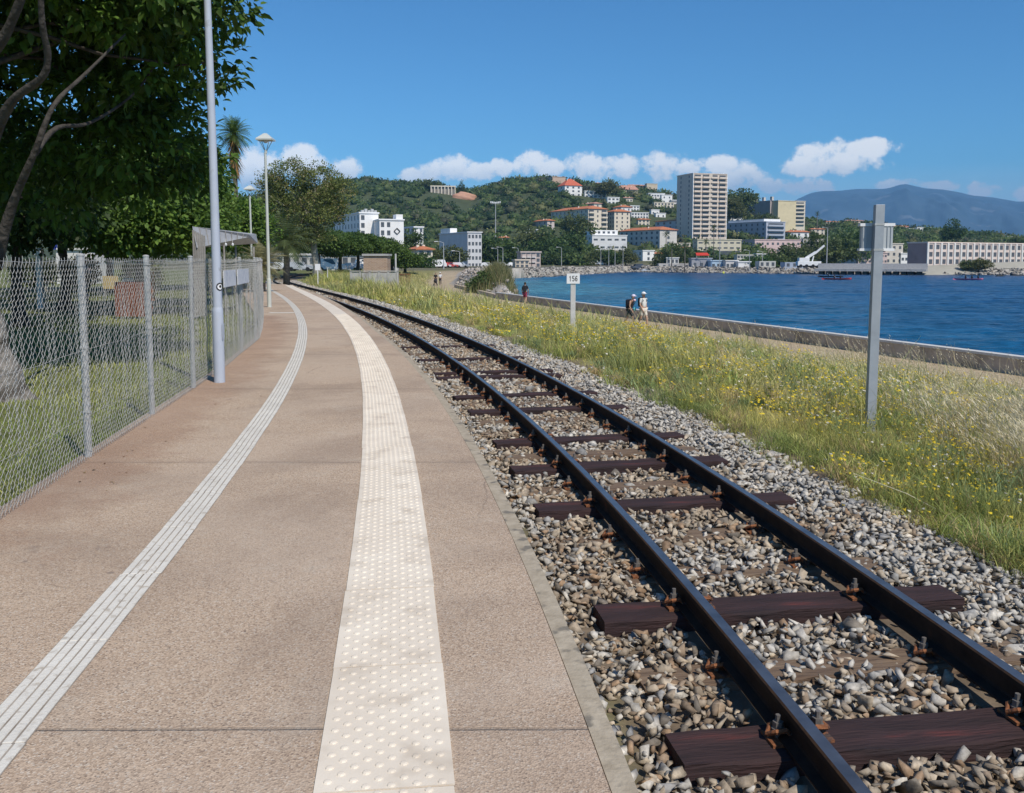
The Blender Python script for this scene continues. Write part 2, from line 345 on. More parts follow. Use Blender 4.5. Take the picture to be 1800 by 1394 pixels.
# ================================================================ PLATFORM
def platform_mat():
    m = bpy.data.materials.new('washed_aggregate_concrete'); m.use_nodes = True; t = m.node_tree; b = t.nodes['Principled BSDF']; b.inputs['Roughness'].default_value = .88; b.inputs['Specular IOR Level'].default_value = .25
    tc = N(t, 'ShaderNodeTexCoord'); P = tc.outputs['Object']
    def noise(sc, det=4, ro=.6, dist=0):
        n = N(t, 'ShaderNodeTexNoise'); n.inputs['Scale'].default_value = sc; n.inputs['Detail'].default_value = det; n.inputs['Roughness'].default_value = ro; n.inputs['Distortion'].default_value = dist; t.links.new(P, n.inputs['Vector']); return n.outputs[0]
    def rng_(v, a, b_, c=0, d=1):
        r = N(t, 'ShaderNodeMapRange', interpolation_type='SMOOTHSTEP'); t.links.new(v, r.inputs[0]); r.inputs[1].default_value = a; r.inputs[2].default_value = b_; r.inputs[3].default_value = c; r.inputs[4].default_value = d; return r.outputs[0]
    def mix(f, a, b_, bt='MIX'):
        x = N(t, 'ShaderNodeMix', data_type='RGBA', blend_type=bt)
        if isinstance(f, float): x.inputs[0].default_value = f
        else: t.links.new(f, x.inputs[0])
        for i, v in ((6, a), (7, b_)):
            if isinstance(v, tuple): x.inputs[i].default_value = (*v, 1)
            else: t.links.new(v, x.inputs[i])
        return x.outputs[2]
    v = N(t, 'ShaderNodeTexVoronoi'); v.inputs['Scale'].default_value = 150; t.links.new(P, v.inputs['Vector'])
    vs = N(t, 'ShaderNodeSeparateColor'); t.links.new(v.outputs['Color'], vs.inputs[0])
    c = mix(vs.outputs[0], (.355, .258, .182), (.56, .435, .32))
    c = mix(rng_(vs.outputs[1], .86, .9, 0, .6), c, (.15, .11, .085)); c = mix(rng_(vs.outputs[2], .9, .93, 0, .6), c, (.62, .55, .46))
    c = mix(rng_(noise(.55, 5, .6, .6), .42, .66, 0, .42), c, (.23, .17, .13)); c = mix(rng_(noise(.23, 6, .65, 1.5), .45, .62, 0, .3), c, (.52, .42, .33)); c = mix(rng_(noise(3.1, 7, .75, 2.5), .60, .66, 0, .35), c, (.16, .12, .10))         # worn, dirty patches
    c = mix(rng_(noise(1.3, 6, .7, 1.2), .52, .72, 0, .35), c, (.50, .43, .345))          # pale dust
    c = mix(rng_(noise(9, 5, .7), .55, .75, 0, .22), c, (.17, .13, .11))
    sp = N(t, 'ShaderNodeSeparateXYZ'); t.links.new(P, sp.inputs[0])
    # concrete bay joints every 4 m across the platform
    wob = mth(t, 'MULTIPLY', mth(t, 'SUBTRACT', noise(1.2), .5), .05)
    q = mth(t, 'FRACT', mth(t, 'DIVIDE', mth(t, 'ADD', mth(t, 'ADD', sp.outputs[1], wob), -2.9+40), 4.0))
    d = mth(t, 'ABSOLUTE', mth(t, 'SUBTRACT', q, .5)); j = rng_(d, .4965, .4985); stain = rng_(d, .47, .5, 0, .16)
    c = mix(stain, c, (.2, .16, .13)); c = mix(mth(t, 'MULTIPLY', j, .3), c, (.15, .12, .095))
    v2 = N(t, 'ShaderNodeTexVoronoi'); v2.feature = 'DISTANCE_TO_EDGE'; v2.inputs['Scale'].default_value = .42; wv = N(t, 'ShaderNodeMix', data_type='RGBA'); wv.inputs[0].default_value = .12
    nz = N(t, 'ShaderNodeTexNoise'); nz.inputs['Scale'].default_value = 3; nz.inputs['Detail'].default_value = 8; t.links.new(P, nz.inputs['Vector']); t.links.new(P, wv.inputs[6]); t.links.new(nz.outputs['Color'], wv.inputs[7]); t.links.new(wv.outputs[2], v2.inputs['Vector'])
    crack = mth(t, 'MULTIPLY', rng_(v2.outputs['Distance'], .0035, .0, 0, 1), rng_(noise(.3), .52, .58))
    c = mix(mth(t, 'MULTIPLY', crack, .5), c, (.13, .10, .08))
    v3 = N(t, 'ShaderNodeTexVoronoi'); v3.inputs['Scale'].default_value = 1.7; t.links.new(P, v3.inputs['Vector']); c = mix(rng_(v3.outputs['Distance'], .036, .026, 0, .5), c, (.12, .10, .09))
    t.links.new(c, b.inputs['Base Color'])
    h = mth(t, 'ADD', mth(t, 'MULTIPLY', v.outputs['Distance'], .8), mth(t, 'MULTIPLY', noise(60, 3), .8))
    h = mth(t, 'SUBTRACT', h, mth(t, 'MULTIPLY', j, 3))
    bp = N(t, 'ShaderNodeBump'); bp.inputs['Strength'].default_value = .55; bp.inputs['Distance'].default_value = .006; t.links.new(h, bp.inputs['Height']); t.links.new(bp.outputs[0], b.inputs['Normal'])
    return m
M['platform'] = platform_mat()
PY = np.arange(-6, 58.6, .5)
p = ribbon('platform', PY, fence_x(PY)-.12, edge_x(PY)-.085, 0, M['platform'], thick=.46); tag(p, kind='structure')
M['kerb'] = mat('kerb_concrete', (.31, .26, .19), (.44, .38, .29), scale=12, rough=.9, bump=.6, bscale=50, bdist=.008, c3=(.18, .16, .13), s3=9, t3=(.55, .68))
PYk = np.arange(-6, 58.6, .25)
kj = (np.random.default_rng(3).random(len(PYk))-.5)*.008
k = ribbon('platform_kerb', PYk, edge_x(PYk)-.08, edge_x(PYk)+kj, -.006, M['kerb'], thick=.45); tag(k, kind='structure')
# gravel forecourt beyond the platform end
M['gravel'] = mat('pale_gravel', (.38, .33, .28), (.52, .47, .4), scale=14, rough=.95, bump=.4)
yy = np.arange(58.5, 100, 1.5)
q = ribbon('gravel_path', yy, tcx(yy)-np.interp(yy, [58, 70, 100], [4.8, 3.2, 2.6]), tcx(yy)-1.45, -.035, M['gravel'], thick=.2); tag(q, kind='structure')

# reddish earth washed out along the foot of the fence
def dust_mat():
    m = bpy.data.materials.new('reddish_dust'); m.use_nodes = True; t = m.node_tree; b = t.nodes['Principled BSDF']; b.inputs['Roughness'].default_value = .95; b.inputs['Base Color'].default_value = (.42, .235, .15, 1)
    a = N(t, 'ShaderNodeAttribute', attribute_name='Col'); tc = N(t, 'ShaderNodeTexCoord'); n = N(t, 'ShaderNodeTexNoise'); n.inputs['Scale'].default_value = 2.2; n.inputs['Detail'].default_value = 8; n.inputs['Roughness'].default_value = .7; t.links.new(tc.outputs['Object'], n.inputs['Vector'])
    r = N(t, 'ShaderNodeMapRange', interpolation_type='SMOOTHSTEP'); t.links.new(mth(t, 'ADD', n.outputs[0], mth(t, 'MULTIPLY', a.outputs['Fac'], .55)), r.inputs[0]); r.inputs[1].default_value = .62; r.inputs[2].default_value = 1.0; r.inputs[3].default_value = 0; r.inputs[4].default_value = .22
    t.links.new(r.outputs[0], b.inputs['Alpha']); return m
yd = np.arange(2, 26, .5); Vd = []; Cd = []
for y_ in yd:
    for k_, o_ in enumerate((-.05, .3, .7, 1.1)): Vd.append((float(fence_x(y_))+o_, y_, .0016)); Cd.append([(1, .8, .35, 0)[k_]*min(1, (y_-2)/5)]*3)
Fd = np.array([(4*i+k, 4*i+k+1, 4*i+k+5, 4*i+k+4) for i in range(len(yd)-1) for k in range(3)])
o = np_mesh('platform_dust', np.array(Vd), Fd, dust_mat(), col=np.array(Cd)); tag(o, kind='structure')
# tactile paving: resin tiles 0.825 x 0.412 m with rows of domes
M['tactile'] = mat('cream_resin', (.66, .575, .465), (.78, .70, .58), scale=2.2, rough=.6, bump=.25, bscale=120, bdist=.003, c3=(.56, .48, .38), s3=5, t3=(.5, .74))
L = .825; y = -2.36; domeV = []; domeF = []; nb = 0; tiles = MB()
nring = 8
ring = [(math.cos(2*math.pi*k/nring), math.sin(2*math.pi*k/nring)) for k in range(nring)]
while y < 56:
    s = float((strip_x(y+L)-strip_x(y))/L); c = 1/math.sqrt(1+s*s); dy = L*c
    s = float((strip_x(y+dy)-strip_x(y))/dy); c = 1/math.sqrt(1+s*s)
    tdir = (s*c, c); ndir = (-c, s*c); jx = random.uniform(-.004, .004)
    P0 = (float(strip_x(y))+jx, y)
    g = .005
    q = [(a*ndir[0]+b*tdir[0]+P0[0], a*ndir[1]+b*tdir[1]+P0[1]) for a, b in ((0, g), (.412, g), (.412, L-g), (0, L-g))]
    h = .006+random.uniform(0, .0015)
    tiles.add([(a, b, .001) for a, b in q]+[(a, b, h) for a, b in q], [(4,5,6,7) if False else (7,6,5,4), (0,1,5,4), (1,2,6,5), (2,3,7,6), (3,0,4,7)])
    if y < 26:
        for r in range(22):
            for k in range(6):
                a = .037+.075*k-(.0375 if r % 2 else 0)+.0; b = .0188+.0375*r
                if a < .015 or a > .402: continue
                cx = P0[0]+a*ndir[0]+b*tdir[0]; cy = P0[1]+a*ndir[1]+b*tdir[1]
                for rr, zz in ((.0135, 0), (.0115, .0034), (.007, .005)):
                    domeV += [(cx+rr*e[0], cy+rr*e[1], h+zz) for e in ring]
                domeV.append((cx, cy, h+.0053)); B = nb
                for m_ in range(2):
                    for i in range(nring): domeF.append((B+m_*nring+i, B+m_*nring+(i+1) % nring, B+(m_+1)*nring+(i+1) % nring, B+(m_+1)*nring+i))
                for i in range(nring): domeF.append((B+2*nring+i, B+2*nring+(i+1) % nring, B+3*nring, B+3*nring))
                nb += 3*nring+1
    y += dy
for i, v in enumerate(domeV): pass
b0 = len(tiles.v); tiles.v += domeV; tiles.f += [tuple(b0+i for i in (f if f[2] != f[3] else f[:3])) for f in domeF]; tiles.m += [0]*len(domeF)
o = tiles.build('tactile_paving', M['tactile']); tag(o, kind='structure')
# ribbed guidance strip
M['guide'] = mat('worn_white_strip', (.60, .57, .51), (.70, .67, .6), scale=3, rough=.65, bump=.2, bscale=60, c3=(.46, .41, .34), s3=22, t3=(.54, .72))
M['groove'] = mat('darker_groove', (.20, .17, .14), (.42, .38, .33), scale=7, rough=.9)  # darker tone between the ribs
gb = MB(); base = MB()
y = -1.2; Lg = .8
while y < 52:
    s = float((guide_x(y+Lg)-guide_x(y))/Lg); c = 1/math.sqrt(1+s*s); dy = Lg*c
    P0 = (float(guide_x(y))+random.uniform(-.003, .003), y); td = (s*c, c); nd = (c, -s*c)
    q = lambda a, b_: (P0[0]+a*nd[0]+b_*td[0], P0[1]+a*nd[1]+b_*td[1])
    g = .003
    base.add([(*q(0, 0), .002), (*q(.195, 0), .002), (*q(.195, Lg), .002), (*q(0, Lg), .002)], [(0,1,2,3)])
    for k in range(5):
        a0 = .003+.039*k; a1 = a0+.0315
        V = [(*q(a0, g), .0015), (*q(a1, g), .0015), (*q(a1, Lg-g), .0015), (*q(a0, Lg-g), .0015), (*q(a0+.003, g+.002), .006), (*q(a1-.003, g+.002), .006), (*q(a1-.003, Lg-g-.002), .006), (*q(a0+.003, Lg-g-.002), .006)]
        gb.add(V, [(4,5,6,7), (0,1,5,4), (1,2,6,5), (2,3,7,6), (3,0,4,7)])
    y += dy
o = base.build('guide_strip_base', M['groove']); tag(o, kind='structure')
o = gb.build('guide_strip', M['guide']); tag(o, kind='structure')
# painted white line across the platform near the second lamp
q = at(455, 549, 25.5); yy0 = 26.6
ribbon('painted_line', [yy0, yy0+.35], [float(fence_x(yy0))+.25]*2, [float(guide_x(yy0))-.05]*2, .004, M['guide'])['kind'] = 'structure'
# ================================================================ TRACK
def rail_mats():
    dark = mat('dark_rail_steel', (.018, .013, .012), (.045, .028, .02), scale=9, rough=.8, spec=.15, bump=.3, bscale=40, bdist=.003, c3=(.10, .04, .02), s3=1.7, t3=(.64, .72))
    top = mat('worn_rail_head', (.07, .075, .09), (.16, .17, .19), scale=5, rough=.3, metal=.6, spec=.5)
    edge = mat('rusty_rail_corner', (.16, .08, .035), (.07, .04, .025), scale=20, rough=.6, metal=.2)
    return [dark, top, edge]
RM = rail_mats()
prof = [(-.052, 0), (-.052, .009), (-.014, .022), (-.008, .034), (-.008, .092), (-.029, .103), (-.031, .128), (-.025, .137), (.025, .137), (.031, .128), (.029, .103), (.008, .092), (.008, .034), (.014, .022), (.052, .009), (.052, 0)]
RZ = -.337
RY = np.concatenate([np.arange(-7, 20, .5), np.arange(20, 150, 1.0)])
def make_rail(off, label):
    V = []; n = len(prof); s = tslope(RY); c = 1/np.sqrt(1+s*s); cx = tcx(RY)
    for i in range(len(RY)):
        for a, z in prof: V.append((cx[i]+(off+a)*c[i], RY[i]-(off+a)*s[i]*c[i], RZ+z))
    Fc = []; mi = []
    for i in range(len(RY)-1):
        for k in range(n):
            k2 = (k+1) % n; Fc.append((i*n+k, i*n+k2, (i+1)*n+k2, (i+1)*n+k)); mi.append(1 if k == 7 else 2 if k in (6, 8) else 0)
    Fc.append(tuple(range(n-1, -1, -1))); mi.append(0)
    me = bpy.data.meshes.new('rail'); me.from_pydata(V, [], Fc); o = link('rail', me, RM); me.polygons.foreach_set('material_index', mi)
    return tag(o, label, 'rail', 'rails of the single track')
make_rail(-.53, 'long dark steel rail nearer to the platform')
make_rail(.53, 'long dark steel rail nearer to the grass verge and the sea')
# sleepers
M['slp_new'] = mat('creosoted_red_timber', (.022, .016, .017), (.06, .032, .032), scale=3.2, rough=.85, spec=.25, bump=.9, bscale=26, bdist=.012, c3=(.13, .035, .03), s3=3, t3=(.60, .72))
M['slp_old'] = mat('weathered_brown_timber', (.10, .065, .045), (.22, .16, .11), scale=7, rough=.9, bump=.8, bscale=22, bdist=.012)
for mm in ('slp_new', 'slp_old'):   # grain runs along the sleeper
    t = M[mm].node_tree; mp = N(t, 'ShaderNodeMapping'); mp.inputs['Scale'].default_value = (.35, 3, 3)
    tcn = [n for n in t.nodes if n.type == 'TEX_COORD'][0]
    for l in list(t.links):
        if l.from_node == tcn: s_ = l.to_socket; t.links.remove(l); t.links.new(mp.outputs[0], s_)
    t.links.new(tcn.outputs['Object'], mp.inputs[0])
M['rust'] = mat('rusty_clip_steel', (.14, .055, .025), (.30, .12, .05), scale=30, rough=.8, bump=.4, bscale=80, c3=(.07, .05, .045), s3=22, t3=(.5, .6))
M['bolt'] = mat('dull_bolt_steel', (.13, .12, .11), (.22, .2, .18), scale=40, rough=.6, metal=.3)
def sleeper_mesh(seed, w=.24, h=.14, l=2.08):
    r = random.Random(seed); mb = MB(); n = 14
    for i in range(n+1):
        x = -l/2+l*i/n; e = [r.uniform(-.009, .009) for _ in range(4)]
        ww = w/2
        mb.v += [(x, -ww+e[0], -h), (x, -ww+e[1], -.008+e[0]*.6), (x, -ww+.006, e[2]*.6), (x, ww-.006, e[3]*.6), (x, ww, -.012), (x, ww, -h)]
    for i in range(n):
        for k in range(6): a = i*6+k; b = i*6+(k+1) % 6; mb.f.append((a, a+6, b+6, b)); mb.m.append(0)
    mb.f += [(0,1,2,3,4,5), tuple(n*6+k for k in (5,4,3,2,1,0))]; mb.m += [0, 0]
    return mb
sm_new = [sleeper_mesh(i).v for i in range(3)]
clip_cache = {}
def clips(parent, bury=False):
    for off in (-.53, .53):
        for sd in (-1, 1):
            x = off+sd*.085
            key = sd
            if key not in clip_cache:
                b = MB(); b.box(-.045, .045, -.06, .06, 0, .012); b.box(-.05*sd-.006, -.05*sd+.02, -.05, .05, .012, .03)
                b.tube([(-.045*sd, -.03, .03), (-.02*sd, -.034, .055), (.02*sd, -.03, .05), (.045*sd, 0, .03), (.02*sd, .03, .05), (-.02*sd, .034, .055), (-.045*sd, .03, .03)], .0105, 6)
                c1 = b.build('rail_clip', M['rust'], parent)
                b = MB(); b.tube([(0, 0, .01), (0, 0, .105)], .011, 8); b.tube([(0, 0, .052), (0, 0, .078)], .021, 6); b.tube([(0, 0, .045), (0, 0, .052)], .026, 10)
                c2 = b.build('bolt', M['bolt'], c1)
                clip_cache[key] = (c1, c2)
            else:
                c1, c2 = clip_cache[key]; c1 = c1.copy(); COL.objects.link(c1); c2 = c2.copy(); COL.objects.link(c2); c1.parent = parent; c2.parent = c1
            c1.location = (x, random.uniform(-.02, .02), .002)
new_k = {0, 2, 5, 7, 9, 12, 14, 17, 18, 21, 25}
spec = [-.5+0.0]
ysl = [3.55, 4.24, 4.92, 5.6, 6.32, 7.05, 7.73, 8.4, 9.0, 9.63, 10.25, 10.95, 11.6]
while ysl[-1] < 118: ysl.append(ysl[-1]+random.uniform(.62, .7))
ysl = [2.88]+ysl; newflag = [False]+[i in new_k for i in range(len(ysl)-1)]
LAB = {3.55: 'dark red creosoted sleeper nearest to the camera, crossing both rails at the bottom right', 4.92: 'dark red creosoted sleeper second from the camera, standing proud of the stones',
 7.05: 'dark purple creosoted sleeper third from the camera with a split in its front edge', 8.4: 'dark red creosoted sleeper fourth from the camera with a bright red patch', 9.63: 'dark red creosoted sleeper fifth from the camera',
 2.88: 'old brown sleeper at the very bottom edge of the picture', 11.6: 'dark bluish creosoted sleeper sixth from the camera', 4.24: 'old brown sleeper buried between the two nearest dark red sleepers', 6.32: 'old brown sleeper buried just in front of the third dark sleeper',
 5.6: 'old sleeper almost wholly buried behind the second dark red sleeper',7.73: 'pale weathered brown sleeper between the third and fourth dark sleepers', 9.0: 'pale weathered brown sleeper between the fourth and fifth dark sleepers', 10.25: 'cracked brown sleeper just behind the fifth dark sleeper'}
olds = []
for i, (y, nw) in enumerate(zip(ysl, newflag)):
    if y > 75: break
    s = float(tslope(y)); 
    mb = sleeper_mesh(i, w=.25 if nw else .22, l=2.08 if nw else 1.98)
    o = mb.build('railway_sleeper', M['slp_new'] if nw else M['slp_old'])
    zt = -.348+random.uniform(-.004, .003) if nw else (-.392 if y < 6.5 and y not in (2.88,) else -.374)+random.uniform(-.012, .004)
    o.location = (float(tcx(y))+random.uniform(-.02, .03)+(.03 if nw else 0), y, zt); o.rotation_euler = (random.uniform(-.01, .01), 0, -math.atan(s)+.05+random.uniform(-.02, .02))
    lab = LAB.get(round(y, 2)) or ('dark creosoted sleeper among the stones farther along the track' if nw else 'weathered brown sleeper half buried in the stones farther along the track')
    tag(o, lab, 'sleeper', 'new dark sleepers under the rails' if nw else 'old brown sleepers under the rails')
    if y < 17: clips(o)
    olds.append((y, nw, o.rotation_euler[2], o.location[0]))
# ballast stones (nobody could count them): convex many-sided chips
def chip(seed, n=9):
    r = np.random.default_rng(seed); P = r.normal(size=(n, 3)); P /= np.linalg.norm(P, axis=1)[:, None]; P *= r.uniform(.6, 1.15, (n, 1)); P = np.sign(P)*np.abs(P)**.72 if seed % 2 else P; P *= [1.2, .88, .66]
    bm = bmesh.new(); [bm.verts.new(p) for p in P]; res = bmesh.ops.convex_hull(bm, input=bm.verts)
    bmesh.ops.delete(bm, geom=[g for g in res['geom_interior'] if isinstance(g, bmesh.types.BMVert)], context='VERTS')
    bmesh.ops.triangulate(bm, faces=bm.faces); bm.verts.index_update()
    V = np.array([v.co[:] for v in bm.verts]); F = np.array([[v.index for v in f.verts] for f in bm.faces]); bm.free(); return V, F
chips = [chip(i) for i in range(10)]
def stones(name, pos, size, cols, flat=.8):
    n = len(pos); k = rng.integers(0, len(chips), n); Vs = []; Fs = []; Cs = []; b = 0
    for j in range(len(chips)):
        m = k == j; c = m.sum()
        if not c: continue
        sc = size[m][:, None]*rng.uniform(.75, 1.25, (c, 3))*[1, 1, flat]
        Mx = rotm(rng.uniform(0, 6.28, c), rng.normal(0, .5, c), rng.normal(0, .5, c), sc)
        V, F, C = scatter(chips[j][0], chips[j][1], pos[m], Mx, cols[m]); Vs.append(V); Fs.append(F+b); Cs.append(C); b += len(V)
    return np_mesh(name, np.concatenate(Vs), np.concatenate(Fs), M['stone'], col=np.concatenate(Cs))
PAL = np.array([(.43,.405,.36), (.49,.46,.405), (.34,.33,.305), (.36,.295,.22), (.43,.36,.27), (.27,.205,.145), (.19,.165,.135), (.32,.22,.14), (.54,.50,.43), (.28,.275,.265)])
def ballast(y0, y1, per_m2, size):
    ur = 3.75; n = int((y1-y0)*ur*per_m2); y = rng.uniform(y0, y1, n); u = rng.uniform(-1.36, ur-1.36, n)
    lim = 1.80+.7*(fbm(y*.9, y*0+3)-.47)+.25*rng.normal(size=n)*.5
    keep = (u < lim); y = y[keep]; u = u[keep]; s = tslope(y); c = 1/np.sqrt(1+s*s); x = tcx(y)+u*c; yy = y-u*s*c
    keep = x > edge_x(yy)+.012; x = x[keep]; yy = yy[keep]; u = u[keep]; n = len(x)
    z = -.402+rng.uniform(-.03, .034, n)+.035*(fbm(x*2.2, yy*2.2)-.47)-.05*np.exp(-((np.abs(u)-.53)/.09)**2)*.6-.06*sstep(1.4, 2.0, u)
    keep = np.ones(n, bool)
    for (ys_, nw, rz, xc) in olds:
        dx = x-xc; dy = yy-ys_; a = dx*math.cos(rz)+dy*math.sin(rz); b_ = -dx*math.sin(rz)+dy*math.cos(rz)
        ins = (np.abs(a) < 1.06) & (np.abs(b_) < (.135 if nw else .10))
        keep &= ~(ins & (rng.random(n) < (1.0 if nw else .40 if ys_ < 6.5 else .68)))
        nearb = (np.abs(a) < 1.06) & (np.abs(b_) < .17)
        z = np.where(nearb & ~ins & nw, z-.02, z)
    keep &= ~((np.abs(np.abs(u)-.53) < .06))
    x, yy, z, u = x[keep], yy[keep], z[keep], u[keep]; n = len(x)
    br = np.clip(fbm(x*1.4+7, yy*1.4)*1.6-.26+.35*np.exp(-((u+.8)/.22)**2)+.25*np.exp(-((u-.3)/.4)**2)-.45*sstep(.8, 1.1, u)-.15*(yy > 9), .04, .95)
    isb = rng.random(n) < br
    ci = np.where(isb, rng.choice([3, 4, 5, 6, 7, 3, 4], n), rng.choice([0, 1, 2, 0, 8, 9, 1, 4], n))
    cols = PAL[ci]*rng.uniform(.7, 1.15, (n, 1))
    sz = size*np.exp(rng.normal(0, .28, n)); 
    return np.c_[x, yy, z], sz, cols
bp_, bs_, bc_ = [np.concatenate(t) for t in zip(ballast(1.6, 6, 900, .0285), ballast(6, 13, 750, .031), ballast(13, 30, 400, .04), ballast(30, 85, 150, .06))]
o = stones('track_ballast', bp_, bs_, bc_); tag(o, 'grey, white and brown crushed stones round the sleepers', kind='stuff')
# a few big pale stones and slabs on the shoulder
for (px, py, sz) in ((1360, 798, .10), (1500, 916, .07)):
    p_ = at(px, py, 1); D = (1.55+.42)*FOC/(py-457); p_ = at(px, py, D)
    V, F = chips[3]; o = np_mesh('pale_stone', V*[sz, sz*.8, sz*.6], F, M['stone'], col=np.tile([(.5, .47, .44)], (len(V), 1))); o.location = p_
    tag(o, 'large pale lump of stone at the edge of the weeds, %s' % ('farther off' if sz > .08 else 'nearer to the camera'), 'stone')

# ================================================================ PATH WALL, SEA
M['wallc'] = mat('rendered_sea_wall', (.44, .35, .27), (.58, .48, .38), scale=3, rough=.9, bump=.5, bscale=20, c3=(.32, .26, .2), s3=1.2, t3=(.5, .7))
M['coping'] = mat('pale_coping', (.50, .49, .47), (.62, .60, .57), scale=6, rough=.8, bump=.2)
wy = np.concatenate([np.arange(-30, 30, 3.), np.arange(30, 82.5, 2.)])
w0 = empty('sea_wall', (float(wall_x(40)), 40, -1.9), 'long low rendered sea wall with pale coping between the path and the water', 'wall')
def wallpiece(name, ys_, h0, h1, t0, t1, m, parent):
    x = wall_x(ys_); o = ribbon(name, ys_, x+t0, x+t1, h1, m, None, thick=h1-h0)
    o.parent = parent; o.matrix_parent_inverse = Matrix.Translation(parent.location).inverted(); return o
wallpiece('wall_body', wy, -3.6, -1.42, .0, .32, M['wallc'], w0); wallpiece('coping', wy, -1.418, -1.34, -.03, .35, M['coping'], w0)
w1 = empty('broken_wall', (float(wall_x(95)), 95, -1.9), 'older broken brown wall beside the path beyond the end of the pale coping', 'wall')
wallpiece('wall_body', np.arange(82.2, 118, 2.), -2.6, -1.55, .0, .4, M['wallc'], w1)
def water_mat():
    m = bpy.data.materials.new('sea_water'); m.use_nodes = True; t = m.node_tree; b = t.nodes['Principled BSDF']
    b.inputs['Roughness'].default_value = .24; b.inputs['Specular IOR Level'].default_value = .22; b.inputs['IOR'].default_value = 1.33
    tc = N(t, 'ShaderNodeTexCoord'); sp = N(t, 'ShaderNodeSeparateXYZ'); t.links.new(tc.outputs['Object'], sp.inputs[0])
    # shallow sandy cove is turquoise, deep water is navy
    dx = mth(t, 'DIVIDE', mth(t, 'SUBTRACT', sp.outputs[0], 3), 24); dy = mth(t, 'DIVIDE', mth(t, 'SUBTRACT', sp.outputs[1], 165), 95)
    d = mth(t, 'SQRT', mth(t, 'ADD', mth(t, 'MULTIPLY', dx, dx), mth(t, 'MULTIPLY', dy, dy)))
    n = N(t, 'ShaderNodeTexNoise'); n.inputs['Scale'].default_value = .03; n.inputs['Detail'].default_value = 5; t.links.new(tc.outputs['Object'], n.inputs['Vector'])
    d = mth(t, 'ADD', d, mth(t, 'MULTIPLY', mth(t, 'SUBTRACT', n.outputs[0], .5), 1.1))
    cr = N(t, 'ShaderNodeValToRGB'); t.links.new(mth(t, 'DIVIDE', d, 3), cr.inputs[0]); e = cr.color_ramp.elements
    e[0].position = .08; e[0].color = (.055, .165, .20, 1); e[1].position = .85; e[1].color = (.002, .036, .105, 1)
    k = e.new(.3); k.color = (.008, .095, .18, 1); k = e.new(.55); k.color = (.003, .054, .13, 1)
    mpb = N(t, 'ShaderNodeMapping'); mpb.inputs['Scale'].default_value = (.5, 1.0, 1); mpb.inputs['Rotation'].default_value = (0, 0, .2); t.links.new(tc.outputs['Object'], mpb.inputs[0]); cc = cr.outputs[0]
    for sc, lo, hi in ((1.2, .6, 1.4), (.35, .62, 1.4), (.06, .7, 1.3)):  # light and dark streaks of the waves put into the base colour
        nn = N(t, 'ShaderNodeTexNoise'); nn.inputs['Scale'].default_value = sc; nn.inputs['Detail'].default_value = 6; nn.inputs['Roughness'].default_value = .65; t.links.new(mpb.outputs[0], nn.inputs['Vector'])
        r = N(t, 'ShaderNodeMapRange'); t.links.new(nn.outputs[0], r.inputs[0]); r.inputs[1].default_value = .33; r.inputs[2].default_value = .67; r.inputs[3].default_value = lo; r.inputs[4].default_value = hi
        v = N(t, 'ShaderNodeVectorMath', operation='SCALE'); t.links.new(cc, v.inputs[0]); t.links.new(r.outputs[0], v.inputs['Scale']); cc = v.outputs[0]
    t.links.new(cc, b.inputs['Base Color'])
    mp = N(t, 'ShaderNodeMapping'); mp.inputs['Scale'].default_value = (.55, 1.4, 1); mp.inputs['Rotation'].default_value = (0, 0, .25); t.links.new(tc.outputs['Object'], mp.inputs[0])
    h = None
    for sc, am, de in ((.35, 1.0, 3), (1.3, .45, 4), (4.5, .12, 3)):
        nn = N(t, 'ShaderNodeTexNoise'); nn.inputs['Scale'].default_value = sc; nn.inputs['Detail'].default_value = de; nn.inputs['Roughness'].default_value = .62; t.links.new(mp.outputs[0], nn.inputs['Vector'])
        v = mth(t, 'MULTIPLY', nn.outputs[0], am); h = v if h is None else mth(t, 'ADD', h, v)
    bp = N(t, 'ShaderNodeBump'); bp.inputs['Strength'].default_value = 1; bp.inputs['Distance'].default_value = .35; t.links.new(h, bp.inputs['Height']); t.links.new(bp.outputs[0], b.inputs['Normal'])
    return m
M['water'] = water_mat()
rr_ = np.concatenate([[12.], 14*(420/14)**np.linspace(0, 1, 470), np.array([480, 560, 700, 900, 1300, 2000, 3500, 6000, 9000, 11000.])]); aa_ = np.concatenate([np.linspace(-16, -5, 8), np.linspace(-4, 33, 480), np.linspace(34, 100, 26)])*math.pi/180
AA, RR = np.meshgrid(aa_, rr_); SX = RR*np.sin(AA); SY = RR*np.cos(AA)
fade = 1-sstep(260, 430, RR); wu = SX*.93-SY*.37; wv_ = SX*.37+SY*.93
hgt_ = (.34*(fbm(wu*.13, wv_*.28, 2)-.37)+.34*(fbm(wu*.42+9, wv_*.80, 3)-.43)+.10*(fbm(wu*1.7, wv_*2.6+7, 2)-.37))*(.7+.6*fbm(SX*.02, SY*.02, 2))*fade
SZ = -3.2+hgt_; idx = np.arange(AA.size).reshape(AA.shape); SF = np.stack([idx[:-1, :-1], idx[1:, :-1], idx[1:, 1:], idx[:-1, 1:]], -1).reshape(-1, 4)[:, ::-1]
o = np_mesh('sea', np.c_[SX.ravel(), SY.ravel(), SZ.ravel()], SF, M['water'], smooth=True); tag(o, kind='structure')
